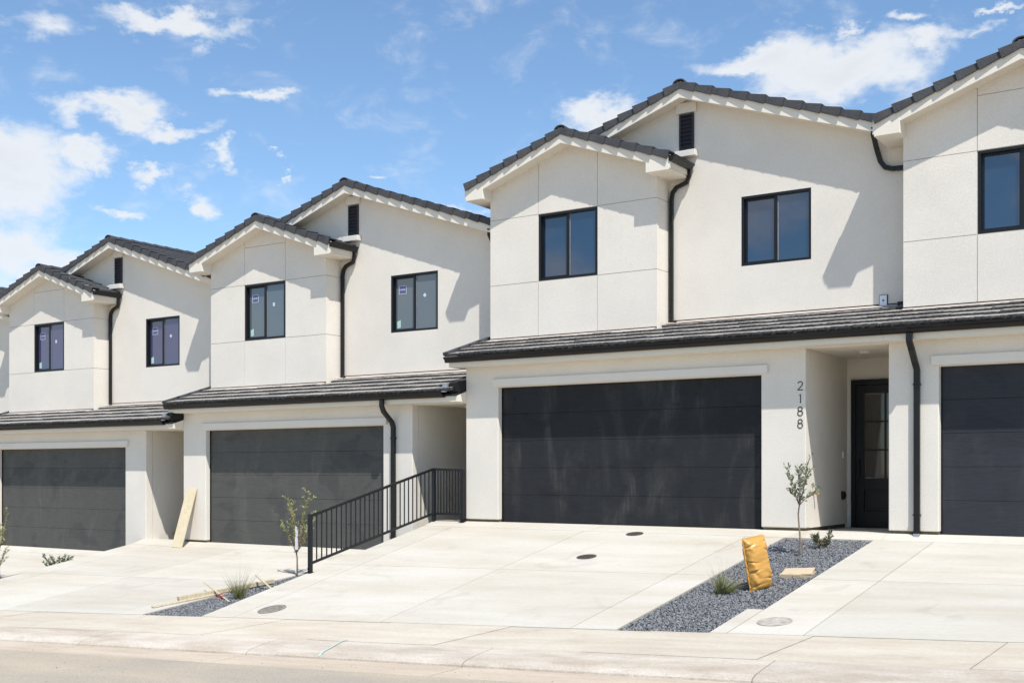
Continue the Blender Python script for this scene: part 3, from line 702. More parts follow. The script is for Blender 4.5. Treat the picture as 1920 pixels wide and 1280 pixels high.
def make_unit(key, cfg):
    x0, zf = UNITS[key]; u = empty('townhouse', (x0, YG, zf))
    tag(u, cfg['label'], 'house', 'attached townhouses along the sloping street')
    P = PITCH
    # --- ground floor
    b = MB()
    b.prism_y([(0, .03), (.70, .03), (.70, 2.36), (5.58, 2.36), (5.58, .03), (6.28, .03), (6.28, 2.745), (0, 2.745)], 0, .19)
    obj('garage_wall', shared('gw', lambda: b.mesh('garage_wall', STUCCO, bevel=.012)), u)
    b = MB(); b.box(6.09, 6.279, .192, 1.97, .03, 2.74); obj('porch_side_wall', shared('psw', lambda: b.mesh('porch_side_wall', STUCCO)), u)
    b = MB(); b.box(.001, .19, .192, 2.0, -.9, 2.74); obj('party_wall', shared('pw', lambda: b.mesh('party_wall', STUCCO)), u)
    b = MB(); b.box(.03, .69, .03, .18, -.35, .028); obj('foundation', shared('fd', lambda: b.mesh('foundation', FOUND)), u)
    b = MB(); b.prism_y([(5.60, -.35), (6.25, -.35), (6.25, .028), (5.60, .028)], .03, .18); obj('foundation', shared('fd2', lambda: b.mesh('foundation', FOUND)), u)
    b = MB(); b.box(6.10, 6.25, .182, 1.95, -.35, .028); obj('foundation', shared('fd3', lambda: b.mesh('foundation', FOUND)), u)
    b = MB(); b.box(.60, 5.69, -.045, -.0015, 2.375, 2.505); obj('door_header_trim', shared('dh', lambda: b.mesh('door_header_trim', TRIM, bevel=.006)), u)
    # back wall of porch and body of the house
    b = MB(); b.box(.2, P-.01, 1.975, 11, -.6, 3.2); b.box(.192, 6.085, .75, 1.97, -.3, 2.74); obj('house_body', shared('hb', lambda: b.mesh('house_body', STUCCO)), u)
    b = MB(); b.box(6.285, P-.003, .05, 1.97, -.4, -.03); obj('porch_floor', shared('pf', lambda: b.mesh('porch_floor', CONC)), u)
    b = MB(); b.box(6.285, P-.003, .02, 1.972, 2.72, 2.80); pc = obj('porch_ceiling', shared('pc', lambda: b.mesh('porch_ceiling', PAINT)), u)
    b = MB(); b.tube([(0, 0, -.028), (0, 0, -.02), (0, 0, .0)], [.07, .085, .085], 20); obj('downlight', shared('dl', lambda: b.mesh('downlight', LAMPW)), pc, (6.88, .95, 2.72))
    # garage door, five sections
    d = obj('garage_door', None, u)
    for k in range(5):
        b = MB(); z0 = -.005 + k*.474; b.box(.712, 5.568, .135, .175, z0+.002, z0+.4725)
        obj('door_section', shared(('ds', k, cfg['door'].name), lambda: b.mesh('door_section', cfg['door'], bevel=.004)), d)
    b = MB(); b.box(.702, .7115, .11, .18, -.01, 2.36); b.box(5.5685, 5.579, .11, .18, -.01, 2.36); b.box(.72, 5.56, .178, .19, 0, 2.36)
    obj('weather_strip', shared('ws', lambda: b.mesh('weather_strip', BLACK)), d)
    # --- lower roof
    lower_roof(u, cfg['left'], cfg['right'], cfg)
    # --- upper storey
    panels(u, cfg)
    top = lambda x: Rm(x) - .22
    wx0, wx1, wz0, wz1 = 4.74, 5.93, 4.28, 5.43
    b = MB(); y0, y1 = YREC, YREC+.2
    b.prism_y([(.02, 3.1), (P, 3.1), (P, wz0), (.02, wz0)], y0, y1); b.box(.02, wx0, y0, y1, wz0, wz1); b.box(wx1, P, y0, y1, wz0, wz1)
    b.prism_y([(.02, wz1), (P, wz1), (P, top(P)), (MX, top(MX)), (.02, top(0))], y0, y1)
    obj('front_wall', shared('fw', lambda: b.mesh('front_wall', STUCCO)), u)
    b = MB(); b.prism_y([(.02, 3.0), (P-.001, 3.0), (P-.001, top(P)-.01), (MX, top(MX)-.01), (.02, top(0)-.01)], YREC+.25, 11); obj('upper_body', shared('ub', lambda: b.mesh('upper_body', STUCCO)), u)
    window(u, 1.057, 2.263, 4.307, 5.498, YBAY+.005, cfg['glass'], cfg.get('stick'))
    window(u, wx0, wx1, wz0, wz1, YREC+.015, cfg['glass'], 2 if cfg.get('stick') else None)
    # gable vent
    v = obj('gable_vent', None, u)
    b = MB(); b.box(3.62, 3.655, YREC-.03, YREC-.001, 6.36, 6.97); b.box(3.855, 3.89, YREC-.03, YREC-.001, 6.36, 6.97); b.box(3.655, 3.855, YREC-.03, YREC-.001, 6.36, 6.39); b.box(3.655, 3.855, YREC-.03, YREC-.001, 6.94, 6.97)
    b.box(3.656, 3.854, YREC-.004, YREC-.0005, 6.39, 6.94); obj('vent_frame', shared('vf', lambda: b.mesh('vent_frame', VENT)), v)
    for k in range(8):
        b = MB(); z0 = 6.40+k*.068; b.add([(3.656, YREC-.028, z0), (3.854, YREC-.028, z0), (3.854, YREC-.006, z0+.05), (3.656, YREC-.006, z0+.05), (3.656, YREC-.028, z0+.008), (3.854, YREC-.028, z0+.008), (3.854, YREC-.006, z0+.058), (3.656, YREC-.006, z0+.058)], [(0,1,2,3),(7,6,5,4),(0,4,5,1),(1,5,6,2),(2,6,7,3),(3,7,4,0)])
        obj('louvre', shared(('lv', k), lambda: b.mesh('louvre', VENT)), v)
    b = MB(); b.box(3.57, 3.94, YREC-.05, YREC-.001, 6.985, 7.16); obj('vent_head', shared('vh', lambda: b.mesh('vent_head', TRIM, bevel=.006)), u)
    b = MB(); b.box(3.55, 3.96, YREC-.13, YREC-.001, 6.22, 6.325); obj('vent_sill', shared('vs', lambda: b.mesh('vent_sill', TRIM, bevel=.008)), u)
    # main roof
    mr = obj('main_roof', None, u); xl, xr = -.02, cfg['mright']
    fascia_gable(u, mr, MX, MS, MZ, xl, xr, MAIN_F, 11.3)
    rake_tiles(mr, MX, MS, MZ, xl, xr, MAIN_F); ridge_tiles(mr, MX, MZ, MAIN_F, 4.5)
    for sd, xe in (('r', xr), ('l', xl)):
        o = obj('tile_field', tile_field(('mf', sd, xe), MX, MS, MZ, xe, MAIN_F+.16, 11.2), mr); o['kind'] = 'stuff'
    # bay roof
    br = obj('bay_roof', None, u); xl, xr = -.37, BAYW+.40
    fascia_gable(u, br, BX, BS, BZ, xl, xr, BAY_F, 2.6)
    rake_tiles(br, BX, BS, BZ, xl, xr, BAY_F); ridge_tiles(br, BX, BZ, BAY_F, 3.0)
    for sd, xe in (('r', xr), ('l', xl)):
        o = obj('tile_field', tile_field(('bf', sd, xe), BX, BS, BZ, xe, BAY_F+.16, 2.5), br); o['kind'] = 'stuff'
    # boxed eave returns
    for xa, xb in ((xl+.02, .03), (BAYW-.05, xr-.02)):
        b = MB(); zb = 5.86; f = lambda x: Rb(x)-.20
        b.prism_y([(xa, zb), (xb, zb), (xb, f(xb)), (xa, f(xa))], BAY_F-.004, YREC+.12 if xa > 1 else 2.4); obj('eave_return', shared(('er', xa), lambda: b.mesh('eave_return', PAINT, bevel=.006)), br)
    # bay gutter, running back along the right-hand eave
    gx = xr; zt = Rb(xr) - .045
    prof = [(gx-.018, zt-.10), (gx+.05, zt-.10), (gx+.066, zt-.07), (gx+.078, zt-.04), (gx+.105, zt-.028), (gx+.11, zt), (gx+.10, zt), (gx+.06, zt-.05), (gx+.04, zt-.088), (gx-.008, zt-.09), (gx-.008, zt+.01), (gx-.018, zt+.01)]
    b = MB(); b.prism_y(prof, BAY_F-.01, YREC-.03); b.prism_y([(gx-.018, zt-.10), (gx+.05, zt-.10), (gx+.078, zt-.04), (gx+.105, zt-.02), (gx-.018, zt+.004)], BAY_F-.014, BAY_F-.01)
    b.prism_y([(gx-.018, zt-.10), (gx+.05, zt-.10), (gx+.078, zt-.04), (gx+.105, zt-.02), (gx-.018, zt+.004)], YREC-.03, YREC-.026)
    obj('bay_gutter', shared('bg', lambda: b.mesh('bay_gutter', GUTTER)), u)
    # downspout from the bay gutter to the lower roof
    def ds():
        b = MB(); yy = YREC-.05; cx = BAYW+.075
        b.sweep([(gx+.03, yy-.03, zt-.09), (gx+.025, yy-.03, zt-.20), (gx-.03, yy-.01, zt-.30), (cx+.10, yy, zt-.36), (cx+.02, yy+.005, zt-.44), (cx, yy+.005, zt-.56), (cx, yy+.005, 3.55), (cx+.005, yy-.0, 3.46), (cx+.05, yy-.02, 3.42), (cx+.12, yy-.06, 3.43)], .062, .062, (0, 1, 0))
        return b.mesh('downspout', GUTTER, bevel=.008)
    obj('downspout', shared('dsb', ds), u)
    # spout tucked under the valley against the next house's bay
    if cfg.get('valley'):
        vx = cfg['mright']; vz = Rm(vx)
        b = MB(); b.prism_y([(vx-.03, vz-.13), (vx+.10, vz-.13), (vx+.12, vz-.02), (vx-.03, vz-.02)], MAIN_F-.03, 3.0); obj('valley_gutter', b.mesh('valley_gutter', GUTTER), u)
        b = MB(); y = YREC-.055; b.sweep([(vx-.13, MAIN_F+.03, vz-.14), (vx-.14, MAIN_F+.05, vz-.26), (vx-.13, y-.03, vz-.46), (vx-.09, y, vz-.62), (vx-.02, y, vz-.72), (vx+.10, y, vz-.76), (P-.02, y, vz-.77)], .07, .07, (0, 1, 0)); obj('downspout', b.mesh('downspout', GUTTER, bevel=.008), u)
    return u

SPLIT = dict(split=1)
LAB = {'Y': 'white stucco townhouse at far left with only its roof edge showing',
       'Z': 'lowest white stucco townhouse at left, violet tinted windows and grey garage door',
       'A': 'white stucco townhouse between the lowest house and 2188, with grey garage door and leaning board',
       'B': 'white stucco townhouse numbered 2188 with dark navy garage door and black entry door',
       'C': 'white stucco townhouse cut off by the right edge, blue black garage door'}
houses = {}
for key, cfg in {
    'Y': dict(left=-.22, right=PITCH, mright=PITCH-.03, butt=1, split=1, door=DOOR_GREY, glass=GLASS_VIOLET),
    'Z': dict(left=-.22, right=PITCH, mright=PITCH-.03, butt=1, split=1, door=DOOR_GREY, glass=GLASS_VIOLET, stick=1, valley=1),
    'A': dict(left=-.22, right=PITCH, mright=PITCH-.03, butt=1, split=1, door=DOOR_GREY, glass=GLASS_PALE, stick=1, valley=1),
    'B': dict(left=-.22, right=PITCH, mright=7.14, split=0, door=DOOR_NAVY, glass=GLASS_CLEAR, valley=1),
    'C': dict(left=0.003, right=PITCH+.2, mright=PITCH+.3, split=1, door=DOOR_BLUE, glass=GLASS_CLEAR)}.items():
    cfg['label'] = LAB[key]; houses[key] = make_unit(key, cfg)

# lower downspouts: one beside the garage of the middle house, one on the pier of the right house
def lower_spout(u, x, xg, zb):
    downspout(u, [(xg, -.33, 2.82), (xg, -.33, 2.70), (xg+.02, -.30, 2.60), (x-.02, -.07, 2.42), (x, -.045, 2.32), (x, -.045, zb)], (1, 0, 0), .085, .062)
    b = MB(); 
    for z in (2.1, .25): b.box(x-.05, x+.05, -.079, -.0015, z, z+.025)
    obj('strap', b.mesh('strap', GUTTER), u)
lower_spout(houses['A'], 5.86, 5.82, -.06)
lower_spout(houses['C'], .41, .38, -.02)
b = MB(); b.sweep([(.41, -.045, -.005), (.41, -.05, -.05), (.41, -.12, -.085)], .088, .066, (1,0,0)); obj('spout_shoe', b.mesh('spout_shoe', GALV), houses['C'])

# house number and entrance of 2188
uB = houses['B']
for ch, zt_ in zip('2188', (1.36, 1.17, .98, .795)):
    o = obj('house_number', digit_mesh(ch), uB, (6.15, 0, zt_ - .14 + .875), None, (.94, 1, .93))
    o['label'] = 'black metal digit %s' % ch
def front_door(u):
    d = obj('front_door', None, u, (6.36, 1.97, -.03)); W, H = 1.10, 2.40
    b = MB()
    for q in ((0, .075, 0, H), (W-.075, W, 0, H), (.075, W-.075, H-.09, H)): b.box(q[0], q[1], -.06, -.001, q[2], q[3])
    obj('door_frame', b.mesh('door_frame', DOORBLK, bevel=.004), d)
    x0, x1, z0, z1 = .08, W-.08, .012, H-.095
    gl, gr, gb, gt = x0+.13, x1-.13, .80, z1-.13
    b = MB()
    for q in ((x0, gl, z0, z1), (gr, x1, z0, z1), (gl, gr, z0, .27), (gl, gr, .62, gb), (gl, gr, gt, z1)): b.box(q[0], q[1], -.045, -.003, q[2], q[3])
    b.box(gl+.001, gr-.001, -.022, -.003, .271, .619); b.box(gl+.05, gr-.05, -.040, -.022, .32, .57)
    obj('door_leaf', b.mesh('door_leaf', DOORBLK, bevel=.003), d)
    xm = (gl+gr)/2; b = MB(); b.box(xm-.013, xm+.013, -.042, -.018, gb, gt)
    for k in (1, 2):
        z = gb+(gt-gb)*k/3
        for q in ((gl, xm-.0131), (xm+.0131, gr)): b.box(q[0], q[1], -.042, -.018, z-.013, z+.013)
    obj('glazing_bars', b.mesh('glazing_bars', DOORBLK), d)
    for i in range(2):
        for k in range(3):
            xa = gl if i == 0 else xm+.014; xb = xm-.014 if i == 0 else gr
            za = gb+(gt-gb)*k/3+.014; zb = gb+(gt-gb)*(k+1)/3-.014
            b = MB(); b.box(xa, xb, -.026, -.02, za, zb); obj('pane', b.mesh('pane', GLASS_DOOR), d)
    b = MB(); b.bar((.14, -.09, .82), (.14, -.09, 1.12), .018); b.bar((.14, -.09, .84), (.14, -.045, .84), .014); b.bar((.14, -.09, 1.10), (.14, -.045, 1.10), .014)
    obj('handle', b.mesh('handle', BLACK), d)
    b = MB(); b.box(.0, W, -.09, -.0, -.02, .010); obj('threshold', b.mesh('threshold', BLACK), d)
for k in ('A', 'B', 'Z'): front_door(houses[k])
# doorbell and outdoor socket on the porch side wall
b = MB(); b.box(6.2795, 6.297, 1.72, 1.76, 1.10, 1.20); obj('doorbell', b.mesh('doorbell', WHITE, bevel=.003), uB)
b = MB(); b.box(6.2795, 6.32, 1.66, 1.76, .43, .56); b.box(6.32, 6.34, 1.68, 1.74, .46, .53); obj('outdoor_socket', b.mesh('outdoor_socket', BLACK, bevel=.003), uB)
for k in ('B',):
    b = MB(); b.tube([(6.2795, .34, .55), (6.36, .34, .55), (6.37, .33, .52)], .018, 8); b.tube([(6.33, .34, .55), (6.33, .34, .60)], .012, 6)
    obj('hose_bib', b.mesh('hose_bib', mat('brass', (.45, .30, .10), .45, metal=.7)), uB)
b = MB(); b.tube([(6.2795, .75, .42), (6.36, .75, .42), (6.37, .74, .38)], .02, 8); b.tube([(6.33, .75, .42), (6.33, .75, .47)], .02, 6); obj('hose_bib', b.mesh('hose_bib', MATS['brass']), houses['Z'])
# small weatherproof plate on the upper wall of 2188 and a dark flashing box at the corner
b = MB(); b.box(7.03, 7.14, YREC-.035, YREC-.001, 3.44, 3.60, 0); b.box(7.02, 7.15, YREC-.018, YREC-.0012, 3.43, 3.61, 1); b.tube([(7.085, YREC-.034, 3.52), (7.085, YREC-.045, 3.52)], .013, 10, 1)
obj('wall_outlet', b.mesh('wall_outlet', [WHITE, BLACK]), uB)
b = MB(); b.box(7.33, 7.50, YREC-.14, YREC-.002, 3.36, 3.47); obj('corner_flashing', b.mesh('corner_flashing', BLACK), uB)

# ------------------------------------------------------------------ railing along the left edge of the 2188 driveway
def railing():
    z = zB; X = -13.02
    r = tag(empty('railing', (X, 13.72, z(X, 13.72))), 'black iron railing with thin balusters along the sloping driveway edge', 'railing')
    O = Vector(r.location)
    P = [Vector((X, 13.72, z(X, 13.72))), Vector((X, 16.95, z(X, 16.95)-.03)), Vector((-12.37, 16.95, z(X, 16.95)+.02))]
    Ht = [.93, 1.0, .93]
    for p, h in zip(P, Ht):
        b = MB(); b.box(-.03, .03, -.03, .03, -.02, h); pl = obj('post', b.mesh('post', IRON, bevel=.004), r, p-O)
        b = MB(); b.box(-.06, .06, -.06, .06, 0, .010); obj('foot_plate', b.mesh('foot_plate', IRON), pl)
    for i, (lo, hi) in enumerate(((.14, .91), (.16, .0))):
        a, c = P[i]-O, P[i+1]-O
        if i == 0: ends = [(a+Vector((0, .03, .15)), c+Vector((0, -.03, .17))), (a+Vector((0, .03, Ht[0]-.022)), c+Vector((0, -.03, Ht[1]-.022)))]
        else: ends = [(a+Vector((.03, 0, .17)), c+Vector((-.03, 0, .12))), (a+Vector((.03, 0, Ht[1]-.022)), c+Vector((-.03, 0, Ht[2]-.022+.0)))]
        for (p, q), nm in zip(ends, ('bottom_rail', 'top_rail')):
            b = MB(); b.bar(p, q, .04, .04 if nm == 'top_rail' else .035); obj(nm, b.mesh(nm, IRON), r)
        n = 27 if i == 0 else 9
        me = None
        for k in range(1, n):
            t = k/n; p = ends[0][0].lerp(ends[0][1], t); q = ends[1][0].lerp(ends[1][1], t)
            b = MB(); b.box(-.008, .008, -.008, .008, .012, (q-p).z-.012)
            obj('baluster', shared(('bal', round((q-p).z, 2)), lambda: b.mesh('baluster', IRON)), r, p)
railing()

# ------------------------------------------------------------------ covers set into the concrete
def lid(name, x, y, z, rad, m, label, cat, slope_f, ribs=True):
    o = empty(name, (x, y, z))
    dzx = (slope_f(x+.1, y)-slope_f(x-.1, y))/.2; dzy = (slope_f(x, y+.1)-slope_f(x, y-.1))/.2
    o.rotation_euler = (math.atan(dzy), -math.atan(dzx), 0)
    tag(o, label, cat)
    b = MB(); n = 28
    ring = lambda r, z_: [(r*math.cos(2*math.pi*k/n), r*math.sin(2*math.pi*k/n), z_) for k in range(n)]
    vs = ring(rad, .001) + ring(rad, .007) + ring(rad*.92, .007) + ring(rad*.92, .002); fs = []
    for i in range(3): fs += [(i*n+k, i*n+(k+1) % n, (i+1)*n+(k+1) % n, (i+1)*n+k) for k in range(n)]
    b.add(vs, fs); obj('rim', b.mesh('rim', m), o)
    b = MB(); vs = ring(rad*.90, .001) + ring(rad*.90, .0062); b.add(vs, [(k, (k+1) % n, n+(k+1) % n, n+k) for k in range(n)] + [tuple(range(n, 2*n))])
    if ribs:
        st = rad*.26
        for i in range(-3, 4):
            for j in range(-3, 4):
                if (i*st)**2+(j*st)**2 < (rad*.8)**2: b.box(i*st-st*.3, i*st+st*.3, j*st-st*.3, j*st+st*.3, .006, .0105)
    obj('cover', b.mesh('cover', m), o)
lid('drain_cover', -8.70, 15.04, zB(-8.70, 15.04), .15, IRONLID, 'small dark iron cover lower of the two on the 2188 driveway', 'cover', zB)
lid('drain_cover', -8.715, 16.60, zB(-8.715, 16.60), .14, IRONLID, 'small dark iron cover nearest the navy garage door', 'cover', zB)
lid('manhole_cover', -12.03, 11.90, zB(-12.03, 11.90), .205, CONCLID, 'grey speckled round cover at the driveway foot by the left gravel', 'cover', zB)
lid('manhole_cover', -4.62, 12.02, zB(-4.62, 12.02), .19, PALELID, 'pale round cover flush in the concrete beside the rock bed notch', 'cover', zB, False)

# ------------------------------------------------------------------ things standing about
def yellow_bag():
    base = Vector((-5.40, 13.60, zB(-5.40, 13.60)-.03))
    nu, nv = 64, 90; b = MB(); W, H, D = .165, .325, .10; vs = []
    r2 = random.Random(3)
    for j in range(nv+1):
        v = -1 + 2*j/nv
        for i in range(nu):
            a = 2*math.pi*i/nu; ca, sa = math.cos(a), math.sin(a)
            ex = math.copysign(abs(ca)**.42, ca); ey = math.copysign(abs(sa)**1.15, sa)
            wy = (1-abs(v)**5)**.55 if abs(v) < 1 else 0
            x = W*ex*(.96+.04*wy)*(1-.06*(1-abs(v))); y = D*ey*max(wy, .10)
            z = H*v*(1+.05*abs(ex)**6*(1 if abs(v) > .85 else 0))
            # creases running in from the seams
            nn = noise.noise((x*7+1, z*9+x*14, y*5+3)); cr = .016*(abs(nn)-.2) + .010*noise.noise((x*22, z*26, 2))*abs(ex)**2
            for fz, fs, fx, fd in ((.22, .35, -1, .022), (.05, -.3, -1, .020), (-.10, .4, -1, .026), (-.20, -.2, 1, .018), (.14, -.35, 1, .020), (-.27, .3, -1, .016), (.28, .2, 1, .016)):
                cr -= .7*fd*math.exp(-((z - fz - fs*(x - fx*W))/.011)**2)*math.exp(-((x - fx*W)/.11)**2)
            y += math.copysign(1, sa)*cr*wy*1.8; x += .006*noise.noise((3, z*14, sa))
            vs.append((x, y, z+H))
    fs = [(j*nu+i, j*nu+(i+1) % nu, (j+1)*nu+(i+1) % nu, (j+1)*nu+i) for j in range(nv) for i in range(nu)]
    fs += [tuple(range(nu-1, -1, -1)), tuple(range(nv*nu, nv*nu+nu))]
    b.add(vs, fs)
    o = empty('filled_bag', base); o.rotation_euler = (R(-4), R(-8), R(62))
    tag(o, 'creased yellow vinyl bag standing upright on the rock bed', 'bag')
    obj('bag_body', b.mesh('bag_body', BAG, smooth=True), o)
    b = MB(); pts = []
    for sx in (-1, 1):
        pts = [(sx*(W*1.0+.003*math.sin(k*1.7)), .004*math.sin(k*2.3), H*2*(k/20)) for k in range(21)]
        b.sweep(pts, .006, .018, (0, 1, 0))
    b.bar((-W, 0, H*2.005), (W, 0, H*2.005), .010, .016)
    obj('seam', b.mesh('seam', BAG), o)
yellow_bag()

def valve_box():
    x, y = -5.22, 14.38; o = empty('valve_box', (x, y, zB(x, y)-.055)); o.rotation_euler = (R(7), 0, R(8))
    tag(o, 'tan plastic irrigation valve box with its lid ajar behind the yellow bag', 'valve box')
    b = MB()
    for q in ((-.20,.20,-.15,-.135),(-.20,.20,.135,.15),(-.20,-.185,-.135,.135),(.185,.20,-.135,.135)): b.box(q[0], q[1], q[2], q[3], -.02, .075)
    obj('box_body', b.mesh('box_body', TANBOX), o)
    b = MB(); b.box(-.19, .19, -.14, .14, 0, .018); b.box(-.05, .05, -.16, -.14, -.03, .014)
    obj('box_lid', b.mesh('box_lid', TANBOX, bevel=.004), o, (.01, 0, .085), (R(5), R(-3), R(3)))
valve_box()

# leaning board and lumber
zz = drive_z(UNITS['A'][1])
b = MB(); b.box(-.155, .155, -.009, .009, 0, 1.31); o = obj('leaning_board', b.mesh('leaning_board', OSB), None, (-19.58, 16.60, zz(-19.58, 16.60)+.004), (R(-17), R(1.5), 0))
tag(o, 'pale particle board leaning on the white pier left of the grey garage door', 'board')
def ground_bar(name, xa, ya, xb, yb, za, zb, w, h, m, label, cat):
    a = Vector((xa, ya, za)); c = Vector((xb, yb, zb)); b = MB(); b.bar(Vector(), c-a, w, h); o = obj(name, b.mesh(name, m, bevel=.003), None, a); tag(o, label, cat); return o
ground_bar('timber', -14.62, 12.42, -14.17, 14.05, zz(-14.62, 12.42)+.05, zz(-14.45, 14.05)+.045, .09, .065, LUMBER, 'thick pale timber lying along the driveway edge beside the grass clump', 'timber')
ground_bar('thin_board', -14.66, 11.95, -14.37, 13.05, zz(-14.66, 11.95)+.014, zz(-14.37, 13.05)+.014, .09, .019, LUMBER, 'thin board lying flat nearest the sidewalk below the timber', 'board')
st = ground_bar('survey_stake', -14.95, 13.25, -13.62, 12.60, zz(-14.6, 13.0)+.16, zz(-13.62, 12.60)-.03, .032, .012, LUMBER, 'thin wooden stake with red ribbon lying across the timber', 'stake')
b = MB(); d_ = Vector((-13.62+14.95, 12.60-13.25, (zz(-13.62,12.60)-.03)-(zz(-14.6,13.0)+.16))); p_ = d_*.62
b.bar(p_-d_*.025, p_+d_*.025, .05, .025); b.bar(p_, p_+Vector((.02, -.05, -.07)), .03, .004); b.bar(p_+d_*.06, p_+d_*.10, .042, .02); obj('ribbon', b.mesh('ribbon', RED), st)
ground_bar('broken_stake', -14.22, 13.70, -13.72, 13.55, zA(-14.22, 13.70)+.20, zA(-13.72, 13.55)+.02, .035, .016, LUMBER, 'short broken stake sticking up behind the grass clump', 'stake')
ground_bar('wood_offcut', -13.85, 13.75, -13.55, 14.0, zA(-13.85, 13.75)+.0, zA(-13.55, 14.0)+.0, .12, .03, OSB, 'small pale wood offcut on the rocks by the grass clump', 'offcut')

# ------------------------------------------------------------------ plants
def leaf(b, p, d, L, w, rnd, mi=0):
    d = d.normalized(); s = d.cross(Vector((rnd.uniform(-1,1), rnd.uniform(-1,1), rnd.uniform(-1,1)))).normalized(); n = d.cross(s)
    b.add([p, p+d*L*.5+s*w*.5+n*w*.12, p+d*L, p+d*L*.5-s*w*.5+n*w*.12], [(0,1,2,3)], mi)
def sapling(base, h, label, leafm, stem_m, limbs, seed, leaf_len, leaf_w, dens, stem_r=.014, tagw=False, fork=.45):
    r2 = random.Random(seed); t = empty('sapling', base); tag(t, label, 'tree', 'young saplings in the rock beds')
    b = MB(); lf = MB()
    trunk = [Vector((0, 0, -.05))]; n = 6
    for i in range(1, n+1): trunk.append(Vector((.015*math.sin(i*1.3+seed), .012*math.cos(i*1.9+seed), h*fork*i/n)))
    b.tube(trunk, [stem_r*(1-.3*i/n) for i in range(n+1)], 7)
    tm = b.mesh('trunk', BARK, smooth=True); tr = obj('trunk', tm, t)
    b = MB(); top = trunk[-1]
    for (dx, dy, L, start, curve) in limbs:
        p = Vector(trunk[min(n, max(1, round(start*n)))]); d = Vector((dx, dy, 1)).normalized(); pts = [p.copy()]; m = 7
        for k in range(m):
            d = (d + Vector((r2.uniform(-.1,.1), r2.uniform(-.1,.1), curve))).normalized(); p = p + d*L*h/m; pts.append(p.copy())
            frac = (k+1)/m
            if frac > .2:
                for q in range(int(dens*(.5+frac))):
                    u_ = r2.random(); pp = pts[-2].lerp(pts[-1], u_)
                    dd = (d*.7 + Vector((r2.uniform(-1,1), r2.uniform(-1,1), r2.uniform(-.5,.8)))).normalized()
                    leaf(lf, pp + dd*r2.uniform(0, .015), dd, leaf_len*r2.uniform(.6, 1.2), leaf_w*r2.uniform(.7, 1.2), r2)
                if r2.random() < .7:    # side twig
                    sd = (d*.6 + Vector((r2.uniform(-1,1), r2.uniform(-1,1), .2))).normalized(); sl = r2.uniform(.05, .12)*h
                    b.tube([p, p+sd*sl*.5, p+sd*sl], [stem_r*.22, stem_r*.18, stem_r*.1], 4)
                    for q in range(int(dens*1.2)):
                        pp = p + sd*sl*r2.uniform(.2, 1); dd = (sd + Vector((r2.uniform(-1,1), r2.uniform(-1,1), r2.uniform(-.5,.8)))).normalized()
                        leaf(lf, pp, dd, leaf_len*r2.uniform(.6, 1.2), leaf_w*r2.uniform(.7, 1.2), r2)
        b.tube(pts, [stem_r*.55*(1-.8*i/m) for i in range(m+1)], 5)
    obj('limbs', b.mesh('limbs', stem_m, smooth=True), t); c = obj('crown', lf.mesh('crown', leafm), t); c['kind'] = 'stuff'
    if tagw:
        b = MB(); b.box(-.018, .018, -.018, .018, h*.34, h*.62); obj('plant_tag', b.mesh('plant_tag', mat('white_tag', (.7,.7,.72), .5)), t, (.02, -.03, 0))
    return t
sapling(Vector((-5.62, 15.54, zB(-5.62, 15.54)-.03)), 1.42, 'thin grey leaved sapling with straight stem behind the yellow bag', LEAF, BARK,
        [(-.10,.0,.40,1,.02),(.16,.1,.42,1,.06),(-.42,-.1,.40,1,.08),(.38,-.25,.36,1,.10),(-.55,.3,.30,1,.15),(.0,.35,.36,1,.05),(.95,-.35,.24,.95,-.02)], 5, .058, .026, 6, fork=.50)
sapling(Vector((-14.28, 14.72, zA(-14.28, 14.72)-.03)), 1.42, 'sapling with reddish branches and white tag beside the railing end', LEAFG, TWIG,
        [(.25,.1,.68,1,.03),(.45,-.1,.62,.9,.06),(-.42,.0,.58,.9,.04),(-.75,.2,.42,.8,.04),(.75,.1,.42,.8,.05),(-.35,.3,.36,.75,.0),(.1,.0,.5,1,.0),(-.15,-.2,.6,1,.03),(.3,.3,.55,.9,.03)], 11, .056, .017, 11, .017, True, .36)
sapling(Vector((-21.78, 13.93, zZ(-21.78, 13.93)-.03)), 1.45, 'slender sapling cut off by the left edge of the picture', LEAFG, TWIG,
        [(.2,.1,.55,1,.03),(-.3,.1,.5,.9,.05),(.4,-.2,.45,.8,.06),(-.5,-.2,.4,.8,.04),(.5,.1,.25,.5,.0)], 17, .052, .018, 10, .015, False, .42)

def shrub(base, h, spread, nst, label, seed, lm=LEAFD, ll=.055, lw=.02, dens=12):
    r2 = random.Random(seed); t = empty('shrub', base); tag(t, label, 'shrub', 'small shrubs in the rock beds'); b = MB(); lf = MB()
    for k in range(nst):
        a = 2*math.pi*k/nst + r2.uniform(-.3,.3); d = Vector((math.cos(a)*spread, math.sin(a)*spread, 1)).normalized(); p = Vector((math.cos(a)*.02, math.sin(a)*.02, -.02)); pts = [p.copy()]
        L = h*r2.uniform(.7, 1.15)
        for i in range(5):
            d = (d + Vector((r2.uniform(-.15,.15), r2.uniform(-.15,.15), .05))).normalized(); p = p+d*L/5; pts.append(p.copy())
            for q in range(int(dens*(i+1)/4)):
                dd = (d*.5 + Vector((r2.uniform(-1,1), r2.uniform(-1,1), r2.uniform(-.3,.9)))).normalized(); leaf(lf, pts[-2].lerp(p, r2.random()), dd, ll*r2.uniform(.6,1.2), lw*r2.uniform(.7,1.2), r2)
        b.tube(pts, [.005*(1-.7*i/5) for i in range(6)], 4)
    obj('stems', b.mesh('stems', TWIG), t); c = obj('foliage', lf.mesh('foliage', lm), t); c['kind'] = 'stuff'
shrub(Vector((-5.50, 16.15, zB(-5.50, 16.15)-.04)), .27, .65, 9, 'small dark green shrub right of the grey leaved sapling', 2, LEAFD, .06, .02, 11)
